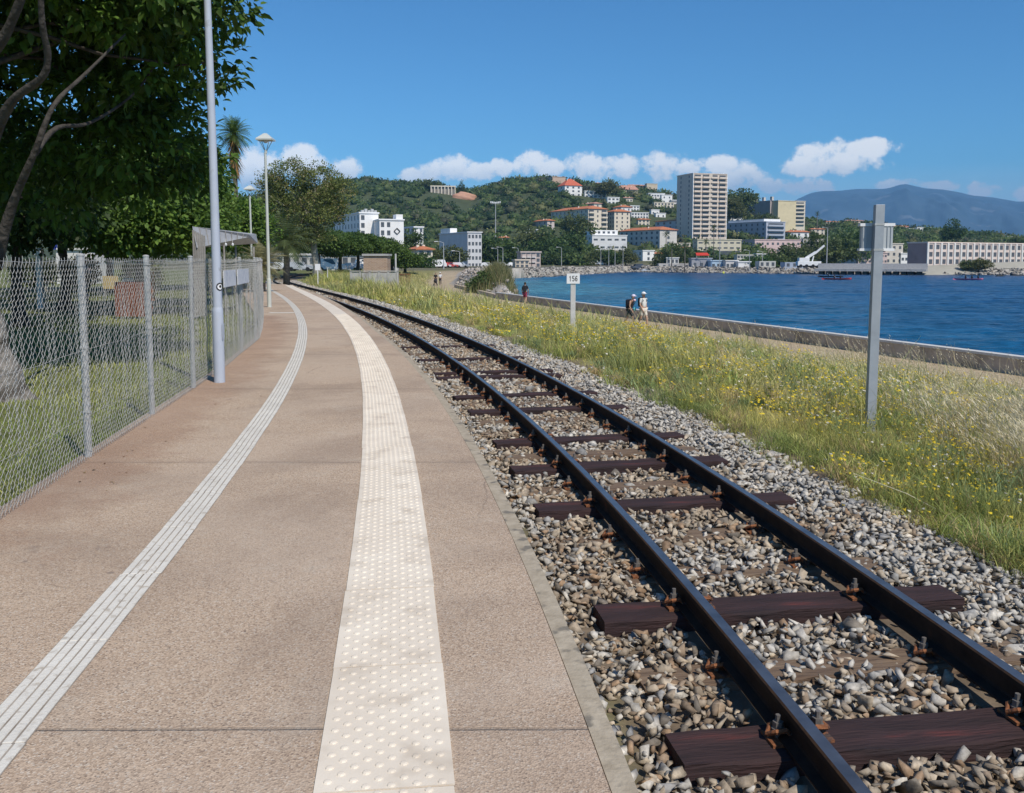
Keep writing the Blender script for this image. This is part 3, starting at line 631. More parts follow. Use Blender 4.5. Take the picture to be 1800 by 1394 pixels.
# rocks: cove bank and far riprap
M['riprap'] = M['stone']
def rocks(name, pts, size, pal, label, kind='stuff'):
    pts = np.array(pts); n = len(pts); sz = size*np.exp(rng.normal(0, .35, n)); cols = np.array(pal)[rng.integers(0, len(pal), n)]*rng.uniform(.75, 1.15, (n, 1))
    o = stones(name, pts, sz, cols); tag(o, label, kind=kind); return o
pts = []
for i in range(1500):
    y = random.uniform(88, 222); x = float(coast_x(y))-random.uniform(-1.2, 7.5)*(1 if y < 150 else .8)
    if x < float(wall_x(y))+.6: continue
    pts.append((x, y, float(ground(x, y))+random.uniform(0, .25)))
rocks('cove_rocks', pts, .38, [(.40,.36,.32), (.44,.41,.38), (.30,.27,.23), (.36,.30,.25)], 'pale boulders banked up beside the cove')
pts = []
for i in range(3600):
    x = random.uniform(1, 190); sy = float(shore_y(x)); k = random.uniform(-2.2, 8); y = sy+k
    if x < 3: continue
    pts.append((x, y, max(float(ground(x, y)), -3.3)+random.uniform(0, .5)))
rocks('shore_riprap', pts, .5, [(.36,.33,.29), (.30,.28,.25), (.42,.39,.35), (.2,.18,.16)], 'line of pale rocks along the far shore')
# ================================================================ CHAIN-LINK FENCE
def fence_s(y0, y1, step):
    """points along the fence base spaced evenly by arc length"""
    yy = np.linspace(y0, y1, 4000); xx = fence_x(yy); d = np.concatenate([[0], np.cumsum(np.hypot(np.diff(xx), np.diff(yy)))])
    s = np.arange(0, d[-1], step); return np.interp(s, d, xx), np.interp(s, d, yy)
FY0, FY1 = -1.0, 23.6
fence = empty('chain_link_fence', (float(fence_x(10)), 10, 0), 'long galvanised chain-link fence between the platform and the park lawn', 'fence')
def rel(o): o.parent = fence; o.matrix_parent_inverse = Matrix.Translation(fence.location).inverted(); return o
M['wire'] = mat('galvanised_wire', (.42, .42, .40), (.58, .57, .55), scale=9, rough=.5, metal=.25, spec=.4)
pitch = .060; hp = .036
fx, fy = fence_s(FY0, FY1, pitch/2)
nw = len(fx)-2
V = []; F = []
H = 1.50; nz = int(H/hp)
rw = .0018
r2 = np.random.default_rng(5)
sag = lambda s: .012*np.sin(s*3.1)
base = 0
Vall = []; Fall = []
for i in range(nw):
    j = i
    px_ = []; bulge = .01*math.sin(i*.31)+.006*math.sin(i*1.3)
    top = nz+(1 if True else 0)
    for k in range(top+1):
        a = j+((k+i) % 2); x = fx[a]; y = fy[a]
        z = .015+k*hp
        # flattened knuckle: two close points at each bend give the hexagonal look
        dxn = .0035 if k % 2 else -.0035
        tx = fx[min(a+1, len(fx)-1)]-fx[a-1]; ty = fy[min(a+1, len(fy)-1)]-fy[a-1]; tl = math.hypot(tx, ty) or 1
        sg = .006*math.sin(k*.5+i*.05)
        nx_, ny_ = -ty/tl, tx/tl; off = sg*1.0+bulge*math.sin(math.pi*k/nz)
        q = -1 if (k+i) % 2 else 1
        hz_ = .006
        px_.append((x+nx_*off+q*tx/tl*.0015, y+ny_*off+q*ty/tl*.002, z-hz_)); px_.append((x+nx_*(off+.003), y+ny_*(off+.003), z+hz_))
    P = np.array(px_)
    P[-2:, 2] += (.012+.02*r2.random())*(i % 2)      # twisted barb ends on top
    P[-1, 2] += .012; P[-1, 0] += r2.normal(0, .004)
    n = len(P); T = np.gradient(P, axis=0); T /= np.linalg.norm(T, axis=1)[:, None]
    U = np.cross(T, [1, .2, 0]); U /= np.linalg.norm(U, axis=1)[:, None]; Wv = np.cross(T, U)
    rwi = rw*(1+.02*max(0, P[0, 1]-6))
    ringv = np.stack([P+rwi*(U*math.cos(a)+Wv*math.sin(a)) for a in (0, 2.094, 4.189)], 1).reshape(-1, 3)
    ii = np.arange(n-1)[:, None]*3
    f = np.concatenate([np.stack([ii[:, 0]+k, ii[:, 0]+(k+1) % 3, ii[:, 0]+3+(k+1) % 3, ii[:, 0]+3+k], 1) for k in range(3)])
    Vall.append(ringv); Fall.append(f+base); base += len(ringv)
o = np_mesh('wire_mesh', np.concatenate(Vall), np.concatenate(Fall), M['wire']); rel(o)
for z, nm in ((1.545, 'top_wire'), (.86, 'tension_wire'), (.35, 'tension_wire')):
    sx, sy = fence_s(FY0, FY1, .5)
    rel(MB().tube([(x+.01, y, z-(.012*(k % 4 == 2))) for k, (x, y) in enumerate(zip(sx, sy))], .0019 if nm == 'top_wire' else .0017, 4).build(nm, M['wire']))
M['knot'] = M['wire']
POSTY = [-.6, 1.3, 3.2, 5.1, 7.1, 9.1, 11.0, 13.2, 15.4, 17.6, 19.4, 21.2, 23.0, 23.6]
for i, y in enumerate(POSTY):
    x = float(fence_x(y))-.045; lean = .012*math.sin(i*2.3)
    mb = MB(); mb.tube([(0, 0, -.1), (lean*.5, 0, .8), (lean, 0, 1.585)], .028, 12)
    for z in (.35, .86, 1.50): mb.tube([(-.0, 0, z), (0, 0, z+.012)], .035, 12)
    # U-profile web on the side facing the mesh
    mb.box(-.004+lean*.3, .03+lean*.3, -.004, .004, 0, 1.5)
    o = mb.build('post', M['galv'], None); o.location = (x, y, 0); rel(o)
    b = MB(); b.ell((lean, 0, 1.587), (.034, .034, .016), 10, 5); c = b.build('cap', M['galv'], o)
# bracing strut near the end
# white notices tied on the mesh
M['notice'] = mat('faded_notice_board', (.60, .62, .66), (.70, .71, .73), scale=5, rough=.5, c3=(.5, .53, .6), s3=7, t3=(.55, .62))
for i, (ya, yb) in enumerate(((12.95, 14.15), (14.4, 15.9))):
    xa, xb = float(fence_x(ya))+.05, float(fence_x(yb))+.05
    mb = MB(); z0, z1 = (1.16, 1.40)
    mb.add([(xa, ya, z0), (xb, yb, z0), (xb, yb, z1), (xa, ya, z1), (xa-.012, ya, z0), (xb-.012, yb, z0), (xb-.012, yb, z1), (xa-.012, ya, z1)], [(0,1,2,3), (7,6,5,4), (0,4,5,1), (3,2,6,7), (0,3,7,4), (1,5,6,2)])
    o = mb.build('notice_board', M['notice']); tag(o, 'pale faded board tied to the chain-link fence, %s of two' % ('nearer to the light pole' if i == 0 else 'farther from the light pole'), 'sign')

# ================================================================ LAMP POSTS
def lantern(parent, z, m, s=1.0):
    mb = MB()
    for a in (45, 135, 225, 315):
        c, sn = math.cos(R(a)), math.sin(R(a)); mb.tube([(0, 0, z), (.10*c*s, .10*sn*s, z+.16*s), (.25*c*s, .25*sn*s, z+.40*s)], .013*s, 6)
    mb.tube([(0, 0, z-.03), (0, 0, z+.07)], .045*s, 10); br = mb.build('bracket', m, parent)
    hd = MB(); w = .27*s; zt = z+.40*s
    hd.add([(-w, -w, zt), (w, -w, zt), (w, w, zt), (-w, w, zt), (-w, -w, zt+.05*s), (w, -w, zt+.05*s), (w, w, zt+.05*s), (-w, w, zt+.05*s), (-.05*s, -.05*s, zt+.24*s), (.05*s, -.05*s, zt+.24*s), (.05*s, .05*s, zt+.24*s), (-.05*s, .05*s, zt+.24*s)],
        [(3,2,1,0), (0,1,5,4), (1,2,6,5), (2,3,7,6), (3,0,4,7), (4,5,9,8), (5,6,10,9), (6,7,11,10), (7,4,8,11), (8,9,10,11)])
    h = hd.build('lamp_hood', m, parent)
    MB().tube([(0, 0, zt-.08*s), (0, 0, zt+.002)], [.05*s, .12*s], 12).build('lamp_lens', M['notice'], h)
def lamp_post(x, y, top, label, m, s=1.0, r=(.069, .058, .042), gr=None, z0=0):
    t = empty('lamp_post', (x, y, z0), label, 'lamp post', gr)
    MB().tube([(0, 0, -.05), (0, 0, .02), (0, 0, .87), (0, 0, .90), (0, 0, .915), (0, 0, .94), (0, 0, .955)], [r[0], r[0], r[0], r[0]*.99, r[0]*.96, r[1]+.004, r[1]], 20, cap=False).build('pole_base', m, t, True)
    MB().tube([(-.02*(k/12)**2, 0, .94+(top-.94)*k/12) for k in range(13)], [r[1]+(r[2]-r[1])*k/12 for k in range(13)], 20, cap=False).build('pole_shaft', m, t, True)
    lantern(t, top, m, s); return t
lp = lamp_post(-3.72, 11.49, 4.84, 'tall pale grey lamp post close to the fence, its lantern above the picture', M['pole'])
MB().box(-.003, .003, -.04, .04, .55, .75).build('access_door', M['pole'], lp).location = (.068, -.01, 0)
# round white and black sticker wrapped on the pole
def arc_patch(r0, z, rad, a0, mats, parent, name):
    V = []; F = []; n = 14
    V.append((r0*math.sin(a0), -r0*math.cos(a0), z))
    for k in range(n):
        th = 2*math.pi*k/n; a = a0+rad*math.cos(th)/r0; V.append((r0*math.sin(a), -r0*math.cos(a), z+rad*math.sin(th)))
    for k in range(n): F.append((0, 1+k, 1+(k+1) % n))
    me = bpy.data.meshes.new(name); me.from_pydata(V, [], F); return link(name, me, mats, parent)
z_s = at(384, 504, 11.49)[2]
arc_patch(.0602, z_s, .052, 1.0, M['black'], lp, 'sticker'); arc_patch(.0608, z_s, .036, 1.02, M['white'], lp, 'sticker_mark'); arc_patch(.0612, z_s+.004, .018, 1.05, M['black'], lp, 'sticker_mark')
lamp_post(-8.0, 30, at(470, 268, 30)[2], 'second lamp post with a white four-sided lantern, standing at the far end of the fence', M['pole_far'], s=.95, r=(.07, .055, .04))
q = at(443, 480, 49); lamp_post(q[0], 49, at(441, 347, 49)[2], 'farthest lamp post, its white lantern rising behind the fence before the trees', M['pole_far'], s=.98, r=(.08, .06, .045))
# ================================================================ SIGNS
def glyph(mb, ch, x, z, h, w, th, y):
    seg = {'1': [((.5, 0), (.5, 1)), ((.5, 1), (.22, .78))], '5': [((.9, 1), (.2, 1)), ((.2, 1), (.15, .56)), ((.15, .56), (.6, .62)), ((.6, .62), (.9, .42)), ((.9, .42), (.85, .12)), ((.85, .12), (.5, 0)), ((.5, 0), (.12, .1))],
           '6': [((.85, .9), (.5, 1)), ((.5, 1), (.2, .75)), ((.2, .75), (.12, .3)), ((.12, .3), (.3, .04)), ((.3, .04), (.7, .04)), ((.7, .04), (.9, .3)), ((.9, .3), (.7, .56)), ((.7, .56), (.3, .56)), ((.3, .56), (.14, .35))]}[ch]
    for (a, b) in seg:
        p = Vector((x+a[0]*w, z+a[1]*h)); q = Vector((x+b[0]*w, z+b[1]*h)); d = (q-p).normalized()*th*.35; n = Vector((-d.y, d.x)).normalized()*th/2
        p = p-d; q = q+d
        mb.add([(p.x+n.x, y, p.y+n.y), (p.x-n.x, y, p.y-n.y), (q.x-n.x, y, q.y-n.y), (q.x+n.x, y, q.y+n.y)], [(0,1,2,3)])
Yk = 28.0; qx, _, _ = at(1007, 555, Yk); gk = float(ground(qx, Yk)); zt = at(1008, 482, Yk)[2]
t = empty('distance_marker', (qx, Yk, gk), 'small white plate numbered 156 on a pale post in the verge grass', 'marker post')
h = zt-gk; pw = .075
M['km_post'] = mat('weathered_white_post', (.44, .43, .42), (.60, .59, .57), scale=4, rough=.7)
MB().box(-pw, pw, -.05, .05, -.3, h-.0).build('post', M['km_post'], t, bevel=.004)
pl = MB().box(-.20, .20, -.075, -.051, h-.29, h+.02).build('number_plate', M['white'], t, bevel=.004)
mb = MB()
for i, ch in enumerate('156'): glyph(mb, ch, -.125+.092*i, h-.21, .15, .068, .022, -.0765)
mb.build('numerals', M['black'], pl)
# tall box-section post with a sign seen from behind/side
Yp = 10.8; bx = at(1530, 722, Yp)[0]; tx = at(1546, 360, Yp)[0]; gp = float(ground(bx, Yp)); zt = at(1545, 360, Yp)[2]
t = empty('signal_post', (bx, Yp, gp), 'tall leaning grey box-section post carrying a small cabinet, standing in the weeds', 'post', rz=-.10)
dx = (tx-bx)*.9; hp_ = zt-gp
mb = MB(); w = .052
ca = math.cos(.10); lean = (dx*ca, dx*math.sin(.10))
V = [(-w, -w, -.3), (w, -w, -.3), (w, w, -.3), (-w, w, -.3)]+[(x+lean[0], y+lean[1], hp_) for x, y in ((-w, -w), (w, -w), (w, w), (-w, w))]
mb.add(V, [(3,2,1,0), (4,5,6,7), (0,1,5,4), (1,2,6,5), (2,3,7,6), (3,0,4,7)]).build('post', M['galv_post'], t, bevel=.004)
zc0 = at(1540, 441, Yp)[2]-gp; zc1 = at(1540, 392, Yp)[2]-gp; zm = (zc0+zc1)/2; k = zm/hp_; ox, oy = lean[0]*k, lean[1]*k
M['cab'] = mat('pale_grey_cabinet', (.38, .41, .43), (.46, .49, .51), scale=4, rough=.55)
cab = MB().box(ox-.17, ox+.19, oy+w+.012, oy+w+.10, zc0+.02, zc1-.02).build('cabinet', M['cab'], t, bevel=.003)
mb = MB()
mb.box(ox-.19, ox+.21, oy+w+.003, oy+w+.115, zc1-.035, zc1); mb.box(ox-.19, ox+.21, oy+w+.003, oy+w+.115, zc0, zc0+.03); mb.build('frame_rail', M['white'], cab)
mb = MB()
for xx in (-.155, -.11, .125, .165): mb.box(ox+xx-.004, ox+xx+.004, oy+w+.004, oy+w+.014, zc0+.03, zc1-.035)
mb.build('cabinet_rib', M['galv_post'], cab)
mb = MB()
for zz in (zc0+.012, zc1-.018):
    e = zz/hp_; mb.box(lean[0]*e-w-.004, lean[0]*e+w+.004, lean[1]*e-w-.004, lean[1]*e+w+.006, zz-.012, zz+.012)
mb.build('clamp_band', M['galv'], t)
# small white trackside signs by the curve
def sign_post(px, pyt, pyb, D, w, hh, label, m=None):
    x, _, zb = at(px, pyb, D); _, _, zt = at(px, pyt, D); g0 = float(ground(x, D)); zb = min(zb, g0+.3)
    t = empty('trackside_sign', (x, D, g0), label, 'sign'); MB().box(-.03, .03, -.02, .02, -.2, zt-g0-hh*.3).build('post', m or M['white'], t)
    if hh: MB().box(-w/2, w/2, -.035, -.021, zt-g0-hh, zt-g0).build('sign_plate', M['white'], t, bevel=.01)
    return t
sign_post(559, 464, 497, 72, .42, .5, 'small blank white square sign inside the far bend of the rails')
for (px, a, b, D, lab, w) in ((696, 446, 508, 68, 'plain white post standing in the grass right of the brick hut', .05), (576, 470, 496, 76, 'thin grey post in the grass near the far bend of the rails', .03)):
    x, _, zb = at(px, b, D); _, _, zt = at(px, a, D); g0 = float(ground(x, D))
    mb = MB(); mb.tube([(x, D, g0-.1), (x, D, zt)], w*1.3, 8); o = mb.build('marker_post', M['km_post']); tag(o, lab, 'post')

# ================================================================ BRICK HUT, CONCRETE FENCE
M['brick'] = bpy.data.materials.new('tan_brickwork'); M['brick'].use_nodes = True; t_ = M['brick'].node_tree
bt = N(t_, 'ShaderNodeTexBrick'); bt.inputs['Color1'].default_value = (.40, .27, .18, 1); bt.inputs['Color2'].default_value = (.32, .20, .13, 1); bt.inputs['Mortar'].default_value = (.42, .36, .3, 1); bt.inputs['Scale'].default_value = 1; bt.inputs['Brick Width'].default_value = .24; bt.inputs['Row Height'].default_value = .09; bt.inputs['Mortar Size'].default_value = .012
tc_ = N(t_, 'ShaderNodeTexCoord'); mp_ = N(t_, 'ShaderNodeMapping'); mp_.inputs['Rotation'].default_value = (R(90), 0, 0); t_.links.new(tc_.outputs['Object'], mp_.inputs[0]); t_.links.new(mp_.outputs[0], bt.inputs['Vector']); t_.links.new(bt.outputs[0], t_.nodes['Principled BSDF'].inputs['Base Color']); t_.nodes['Principled BSDF'].inputs['Roughness'].default_value = .9
M['conc'] = mat('grey_concrete', (.33, .33, .32), (.46, .45, .43), scale=2.5, rough=.9, bump=.3, c3=(.25, .24, .22), s3=1.5, t3=(.52, .7))
D = 69; xl = at(639, 470, D)[0]; xr = at(681, 470, D)[0]; zt = at(660, 450, D)[2]; gh = float(ground((xl+xr)/2, D+1))
t = empty('brick_hut', ((xl+xr)/2, D+.9, gh), 'small windowless tan brick hut with a flat concrete roof in the verge', 'hut')
w = (xr-xl)/2; MB().box(-w, w, -.9, .9, -.2, zt-gh).build('wall', M['brick'], t)
MB().box(-w-.1, w+.1, -1.02, 1.02, zt-gh+.001, zt-gh+.16).build('roof', M['conc'], t, bevel=.01)
xl = at(617, 490, 66.5)[0]; xr = at(699, 490, 66.5)[0]; zt = at(650, 478.5, 66.5)[2]; gw = float(ground((xl+xr)/2, 66.5))-.1
t = empty('panel_wall', ((xl+xr)/2, 66.5, gw), 'low grey precast concrete panel wall in front of the brick hut', 'wall'); n = 5; sp = (xr-xl)/n
for i in range(n+1):
    x = -(xr-xl)/2+sp*i; MB().box(x-.07, x+.07, -.07, .07, -.2, zt-gw+.05).build('post', M['conc'], t)
    if i < n:
        mb = MB()
        for k in range(3): mb.box(x+.072, x+sp-.072, -.03, .03, (zt-gw)*k/3+.005, (zt-gw)*(k+1)/3-.005)
        mb.build('panel', M['conc'], t)
MB().box(-(xr-xl)/2-.08, (xr-xl)/2+.08, -.1, .1, zt-gw+.051, zt-gw+.11).build('coping', M['conc'], t)
# short iron railing beside the hut
x0 = at(701, 480, 70)[0]; g0 = float(ground(x0, 70))
t = empty('iron_railing', (x0+.4, 70, g0), 'short rusty iron railing between the concrete wall and the pink boulder', 'railing')
for i in range(8): MB().box(-.4+.12*i-.015, -.4+.12*i+.015, -.015, .015, -.1, 1.15).build('bar', M['rust'], t)
for z in (.2, 1.05): MB().box(-.43, .5, -.022, -.016, z, z+.05).build('rail', M['rust'], t)
x0, _, z0 = at(733, 489, 78)
V, F = chips[5]; o = np_mesh('boulder', V*[.42, .4, .30], F, M['stone'], col=np.tile([(.46, .34, .33)], (len(V), 1))); o.location = (x0, 78, float(ground(x0, 78))+.25); tag(o, 'rounded pinkish boulder beside the sandy path', 'boulder')
x0, _, z0 = at(750, 490, 82); o = MB().tube([(0, 0, -.1), (0, 0, .75)], .08, 8).build('wooden_stake', mat('pale_wood', (.5, .4, .22), (.6, .5, .3), rough=.8)); o.location = (x0, 82, float(ground(x0, 82))); tag(o, 'short pale yellow stake beside the sandy path', 'stake')
# pile of old rails / timbers in the grass
for i, (px, py) in enumerate(((668, 501), (676, 504))):
    D = (1.55+.5)*FOC/(py-457); x0, _, z0 = at(px, py, D); o = MB().box(-1.3, 1.3, -.08, .08, 0, .16).build('timber_beam', M['slp_old']); o.location = (x0, D, float(ground(x0, D))+.15); o.rotation_euler = (0, .04, -.25-.1*i)
    tag(o, 'weathered beam lying in the grass before the brick hut, %s' % ('the farther one' if i == 0 else 'the nearer one'), 'beam')

# ================================================================ SHELTER, PARK FURNITURE
M['slat'] = mat('weathered_grey_slats', (.22, .21, .20), (.36, .35, .34), scale=4, rough=.85, bump=.3)
M['roofpl'] = mat('ribbed_grey_roof', (.30, .31, .33), (.42, .43, .45), scale=5, rough=.6)
D = 25.0
xw0 = at(339, 430, D)[0]; xw1 = at(359, 430, D)[0]; ztop = at(339, 398, D)[2]; zlow = at(350, 428, D)[2]
t = empty('canopy_shelter', (xw0, D, 0), 'grey slatted shelter with a sloping wedge roof behind the fence', 'shelter')
mb = MB()
for i in range(6):
    a = (xw1-xw0)/6*i; mb.box(a, a+(xw1-xw0)/6-.006, -.02+.02*i, .01+.02*i, .0, ztop-.1-.03*i)
mb.build('slat_wall', M['slat'], t)
xe = at(438, 412, D+3)[0]-xw0; ze = at(438, 412, D+3)[2]; ze2 = at(438, 417, D+3)[2]
# roof: thin wedge, high back edge to low front tip
V = [(0, 0, ztop), (.12, -.05, zlow-.12), (xe, 3.0, ze), (xe-.05, 3.0, ze2), (.2, 5.5, ztop-.05), (.25, 5.5, zlow+.1)]
mb = MB(); mb.add(V, [(0,1,3,2), (0,2,4), (1,5,3), (2,3,5,4), (0,4,5,1)]); rf = mb.build('roof', M['roofpl'], t)
for k in range(1, 9):
    mb = MB(); f = k/9; a = Vector(V[0]).lerp(Vector(V[2]), f); b = Vector(V[1]).lerp(Vector(V[3]), f); mb.tube([a+Vector((.005, -.01, 0)), b+Vector((.005, -.01, 0))], .012, 4); mb.build('roof_rib', M['slat'], rf)
for x_, y_ in ((xe-.4, 2.9), (.3, 4.8), (xe*.5, 1.6)): MB().tube([(x_, y_, -.05), (x_, y_, zlow-.02)], .03, 8).build('leg', M['slat'], t)
M['bulb'] = mat('clear_bulb', (.65, .66, .68), rough=.2, spec=.6)
for px in (397, 409, 344):
    q = at(px, 430, D+1.2); mb = MB(); mb.tube([(q[0]-xw0, 1.2, q[2]+.16), (q[0]-xw0, 1.2, q[2]+.04)], .006, 4); mb.ell((q[0]-xw0, 1.2, q[2]), (.035, .035, .05), 8, 6); mb.build('hanging_bulb', M['bulb'], t)
# red-brown slatted barrier on the lawn
M['redwood'] = mat('red_brown_slats', (.16, .055, .035), (.26, .10, .06), scale=5, rough=.8)
M['orangew'] = mat('orange_board', (.45, .20, .09), (.55, .27, .13), scale=4, rough=.7)
xa = at(203, 540, 25)[0]; xb = at(268, 540, 25)[0]
t = empty('slatted_barrier', (xa, 25, 0), 'red-brown upright slatted barrier on the lawn behind the fence', 'barrier')
nS = 14
for i in range(nS): MB().box((xb-xa)*i/nS, (xb-xa)*i/nS+.055, -.02, .02, 0, .95).build('slat', M['redwood'], t)
for z in (.2, .75): MB().box(0, xb-xa, .022, .05, z, z+.07).build('rail', M['redwood'], t)
for px0, px1, pyt, D, lab in ((180, 207, 485, 38, 'yellow'), (243, 270, 478, 27, 'orange')):
    a = at(px0, pyt, D); b = at(px1, pyt, D); mm = M['orangew'] if lab == 'orange' else mat('yellow_tan_board', (.45, .33, .13), (.5, .4, .2), scale=4)
    t = empty('play_panel', (a[0], D, 0), '%s panel of the playground seen through the fence' % lab, 'panel'); MB().box(0, b[0]-a[0], 0, .05, .35, a[2]).build('board', mm, t)
    for k in (.03, b[0]-a[0]-.08): MB().box(k, k+.05, .051, .10, 0, a[2]).build('leg', M['slat'], t)
# picnic table
x0 = at(60, 525, 37)[0]
t = empty('picnic_table', (x0, 37, -.06), 'pale wooden picnic table in the shade under the big tree', 'table'); M['pwood'] = mat('pale_table_wood', (.34, .29, .22), (.45, .40, .32), scale=6, rough=.8)
MB().box(-.9, .9, -.35, .35, .72, .76).build('tabletop', M['pwood'], t)
for s in (-1, 1):
    MB().box(-.9, .9, s*.7-.13, s*.7+.13, .43, .47).build('seat', M['pwood'], t); MB().box(s*.7-.04, s*.7+.04, -.7, .7, .36, .43).build('cross_beam', M['pwood'], t)
    for k in (-1, 1): MB().tube([(s*.66, k*.5, 0), (s*.66, k*.2, .72)], .04, 6).build('leg', M['pwood'], t)
# white kiosk, gate pillar and parasol in the distance
D = 62; a = at(98, 436, D); b = at(163, 462, D)
t = empty('white_kiosk', ((a[0]+b[0])/2, D, -.1), 'white flat-roofed kiosk seen under the big tree', 'kiosk'); w = (b[0]-a[0])/2; hh = a[2]+.1
M['bwhite'] = mat('building_white', (.60, .60, .58), (.68, .67, .65), scale=.6, rough=.8)
M['bluep'] = mat('blue_paint', (.03, .05, .35), (.04, .07, .42), rough=.5)
MB().box(-w, w, 0, 3, 0, hh-.12).build('wall', M['bwhite'], t); MB().box(-w-.1, w+.1, -.15, 3.15, hh-.118, hh).build('roof', M['bwhite'], t)
for i in range(4): MB().box(-w+.15+i*w/2, -w+.15+i*w/2+.36, -.03, .02, .7, 1.6).build('window', M['glass'], t)
MB().box(-w-.11, -w+.1, -.2, 0, hh-.1, hh+.35).build('blue_sign', M['bluep'], t)
D = 30; x0 = at(68, 445, D)[0]; t = empty('gate_pillar', (x0, D, -.05), 'white pillar with a square cap behind the fence, under the big tree', 'pillar')
MB().box(-.08, .08, -.08, .08, 0, 1.75).build('shaft', M['bwhite'], t); MB().box(-.12, .12, -.12, .12, 1.752, 1.98).build('cap', M['white'], t, bevel=.02)
D = 48; x0, _, z0 = at(198, 443, D); t = empty('parasol', (x0, D, -.05), 'small blue and red parasol glimpsed between the tree crowns', 'parasol')
mb = MB(); nn = 8
V = [(0, 0, z0+.25)]+[(1.0*math.cos(i*math.pi/4), 1.0*math.sin(i*math.pi/4), z0-.1) for i in range(8)]; mb.add(V, [(0, 1+i, 1+(i+1) % 8) for i in range(8)]); 
cn = mb.build('canopy', [M['bluep'], mat('red_cloth', (.5, .04, .03), rough=.8)], t); cn.data.polygons.foreach_set('material_index', [1 if i in (3, 4) else 0 for i in range(8)])
MB().tube([(0, 0, 0), (0, 0, z0+.2)], .03, 6).build('pole', M['white'], t)
# ================================================================ GRASS AND WEEDS
def blades(name, x, y, h, w, col, lean=(0, 0), label='', seg=2, jit=.35, tipcol=None, z=None):
    n = len(x); z = ground(x, y) if z is None else z; a = rng.uniform(0, 2*math.pi, n)
    lx = lean[0]*h+rng.normal(0, jit, n)*h; ly = lean[1]*h+rng.normal(0, jit, n)*h
    wx, wy = np.cos(a)*w/2, np.sin(a)*w/2; P = []; ts = [0, .5, 1] if seg == 2 else [0, .35, .7, 1]
    for i, t in enumerate(ts):
        k = t**1.7; cx = x+lx*k; cy = y+ly*k; cz = z-.02+h*(t-.25*t*t*np.minimum(1, (lx**2+ly**2)/h**2))
        ww = (1, .75, .0)[i] if seg == 2 else (1, .8, .5, 0)[i]
        if t == 1: P.append(np.stack([cx, cy, cz], 1))
        else: P += [np.stack([cx-wx*ww, cy-wy*ww, cz], 1), np.stack([cx+wx*ww, cy+wy*ww, cz], 1)]
    m = len(P); V = np.stack(P, 1).reshape(-1, 3); b = (np.arange(n)*m)[:, None]
    Q = [b+np.array([[2*i, 2*i+1, 2*i+3, 2*i+2]]) for i in range(seg-1)]+[]; T = b+np.array([[m-3, m-2, m-1]])
    C = np.repeat(col[:, None, :], m, 1)
    if tipcol is not None: C[:, -1] = tipcol; C[:, -3:-1] = C[:, -3:-1]*.5+tipcol[:, None, :]*.5
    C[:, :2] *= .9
    return V, Q, T, C.reshape(-1, 3)
def mergeb(name, parts, mt, label, kind='stuff'):
    Vs = []; Qs = []; Ts = []; Cs = []; b = 0
    for V, Q, T, C in parts:
        Vs.append(V); Qs += [q+b for q in Q]; Ts.append(T+b); Cs.append(C); b += len(V)
    F = ([np.concatenate(Qs)] if Qs else [])+[np.concatenate(Ts)]
    o = np_mesh(name, np.concatenate(Vs), F, mt, col=np.concatenate(Cs)); tag(o, label, kind=kind); return o
def verge_pts(n, y0, y1, pw=1.0):
    """points on the verge, denser near the camera"""
    r = rng.random(n); y = y0*(y1/y0)**r if pw else rng.uniform(y0, y1, n)
    t = tcx(y); xr = wall_x(y)-2.4
    xl = t+1.5+.8*(fbm(y*.9+3, y*0+1)-.3)
    xr = np.minimum(xr, y*.70+1.5)
    s = rng.random(n); x = xl+(xr-xl)*s; k = (xr > xl)
    return x[k], y[k], (x-t)[k], ((wall_x(y)-3.0)-x)[k]
G_GREEN = np.array([.30, .35, .09]); G_OLIVE = np.array([.58, .52, .17]); G_STRAW = np.array([.78, .67, .38]); G_YEL = np.array([.80, .62, .05]); G_BLUE = np.array([.32, .37, .19])
def mixc(a, b, t): return a*(1-t[:, None])+b*t[:, None]
parts = []
for (n, y0, y1, hs, ws) in ((105000, 4.6, 14, .17, .0052), (120000, 12, 40, .22, .012), (75000, 35, 150, .30, .04)):
    x, y, u, pd = verge_pts(n, y0, y1)
    n = len(x); cl = fbm(x*.9, y*.9); cl2 = fbm(x*.35+30, y*.35+4)
    dry = np.clip(sstep(2.5, 5.5, u+2.4*(cl2-.47)*4-.02*y)*.95+.25*sstep(0, 3, 3-pd)+rng.normal(0, .22, n)-.12, 0, 1)
    green = np.clip(sstep(.52, .6, cl)*.8+sstep(3.2, 2.0, u)*.25, 0, 1)
    col = mixc(np.tile(G_OLIVE, (n, 1)), G_STRAW, dry*.85*(1-green*.6)); col = mixc(col, G_GREEN, green*(1-dry*.5)); bl = sstep(.5, .58, fbm(x*.6+11, y*.6+2))[:, None]*.55; col = col*(1-bl)+G_BLUE*bl
    col *= rng.uniform(.5, 1.35, (n, 1))
    h = hs*np.exp(rng.normal(0, .4, n))*(.26+1.25*sstep(.34, .66, cl))*(.5+.6*sstep(1.5, 3.0, u))*(.5+.5*sstep(-.8, 1.2, pd))
    clump = rng.random(n) < (.10+1.2*sstep(.33, .52, fbm(x*2.2, y*2.2)))
    clump &= ~((u < 2.5) & (rng.random(n) < .3))
    edge = np.clip((pd+.4)/1.2, .04, 1); clump &= rng.random(n) < edge
    k = clump; w = ws*rng.uniform(.6, 1.5, k.sum())
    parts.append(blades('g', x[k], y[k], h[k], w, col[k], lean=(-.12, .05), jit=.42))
mergeb('verge_grass', parts, M['grass'], 'rough green and straw-coloured weeds on the verge')
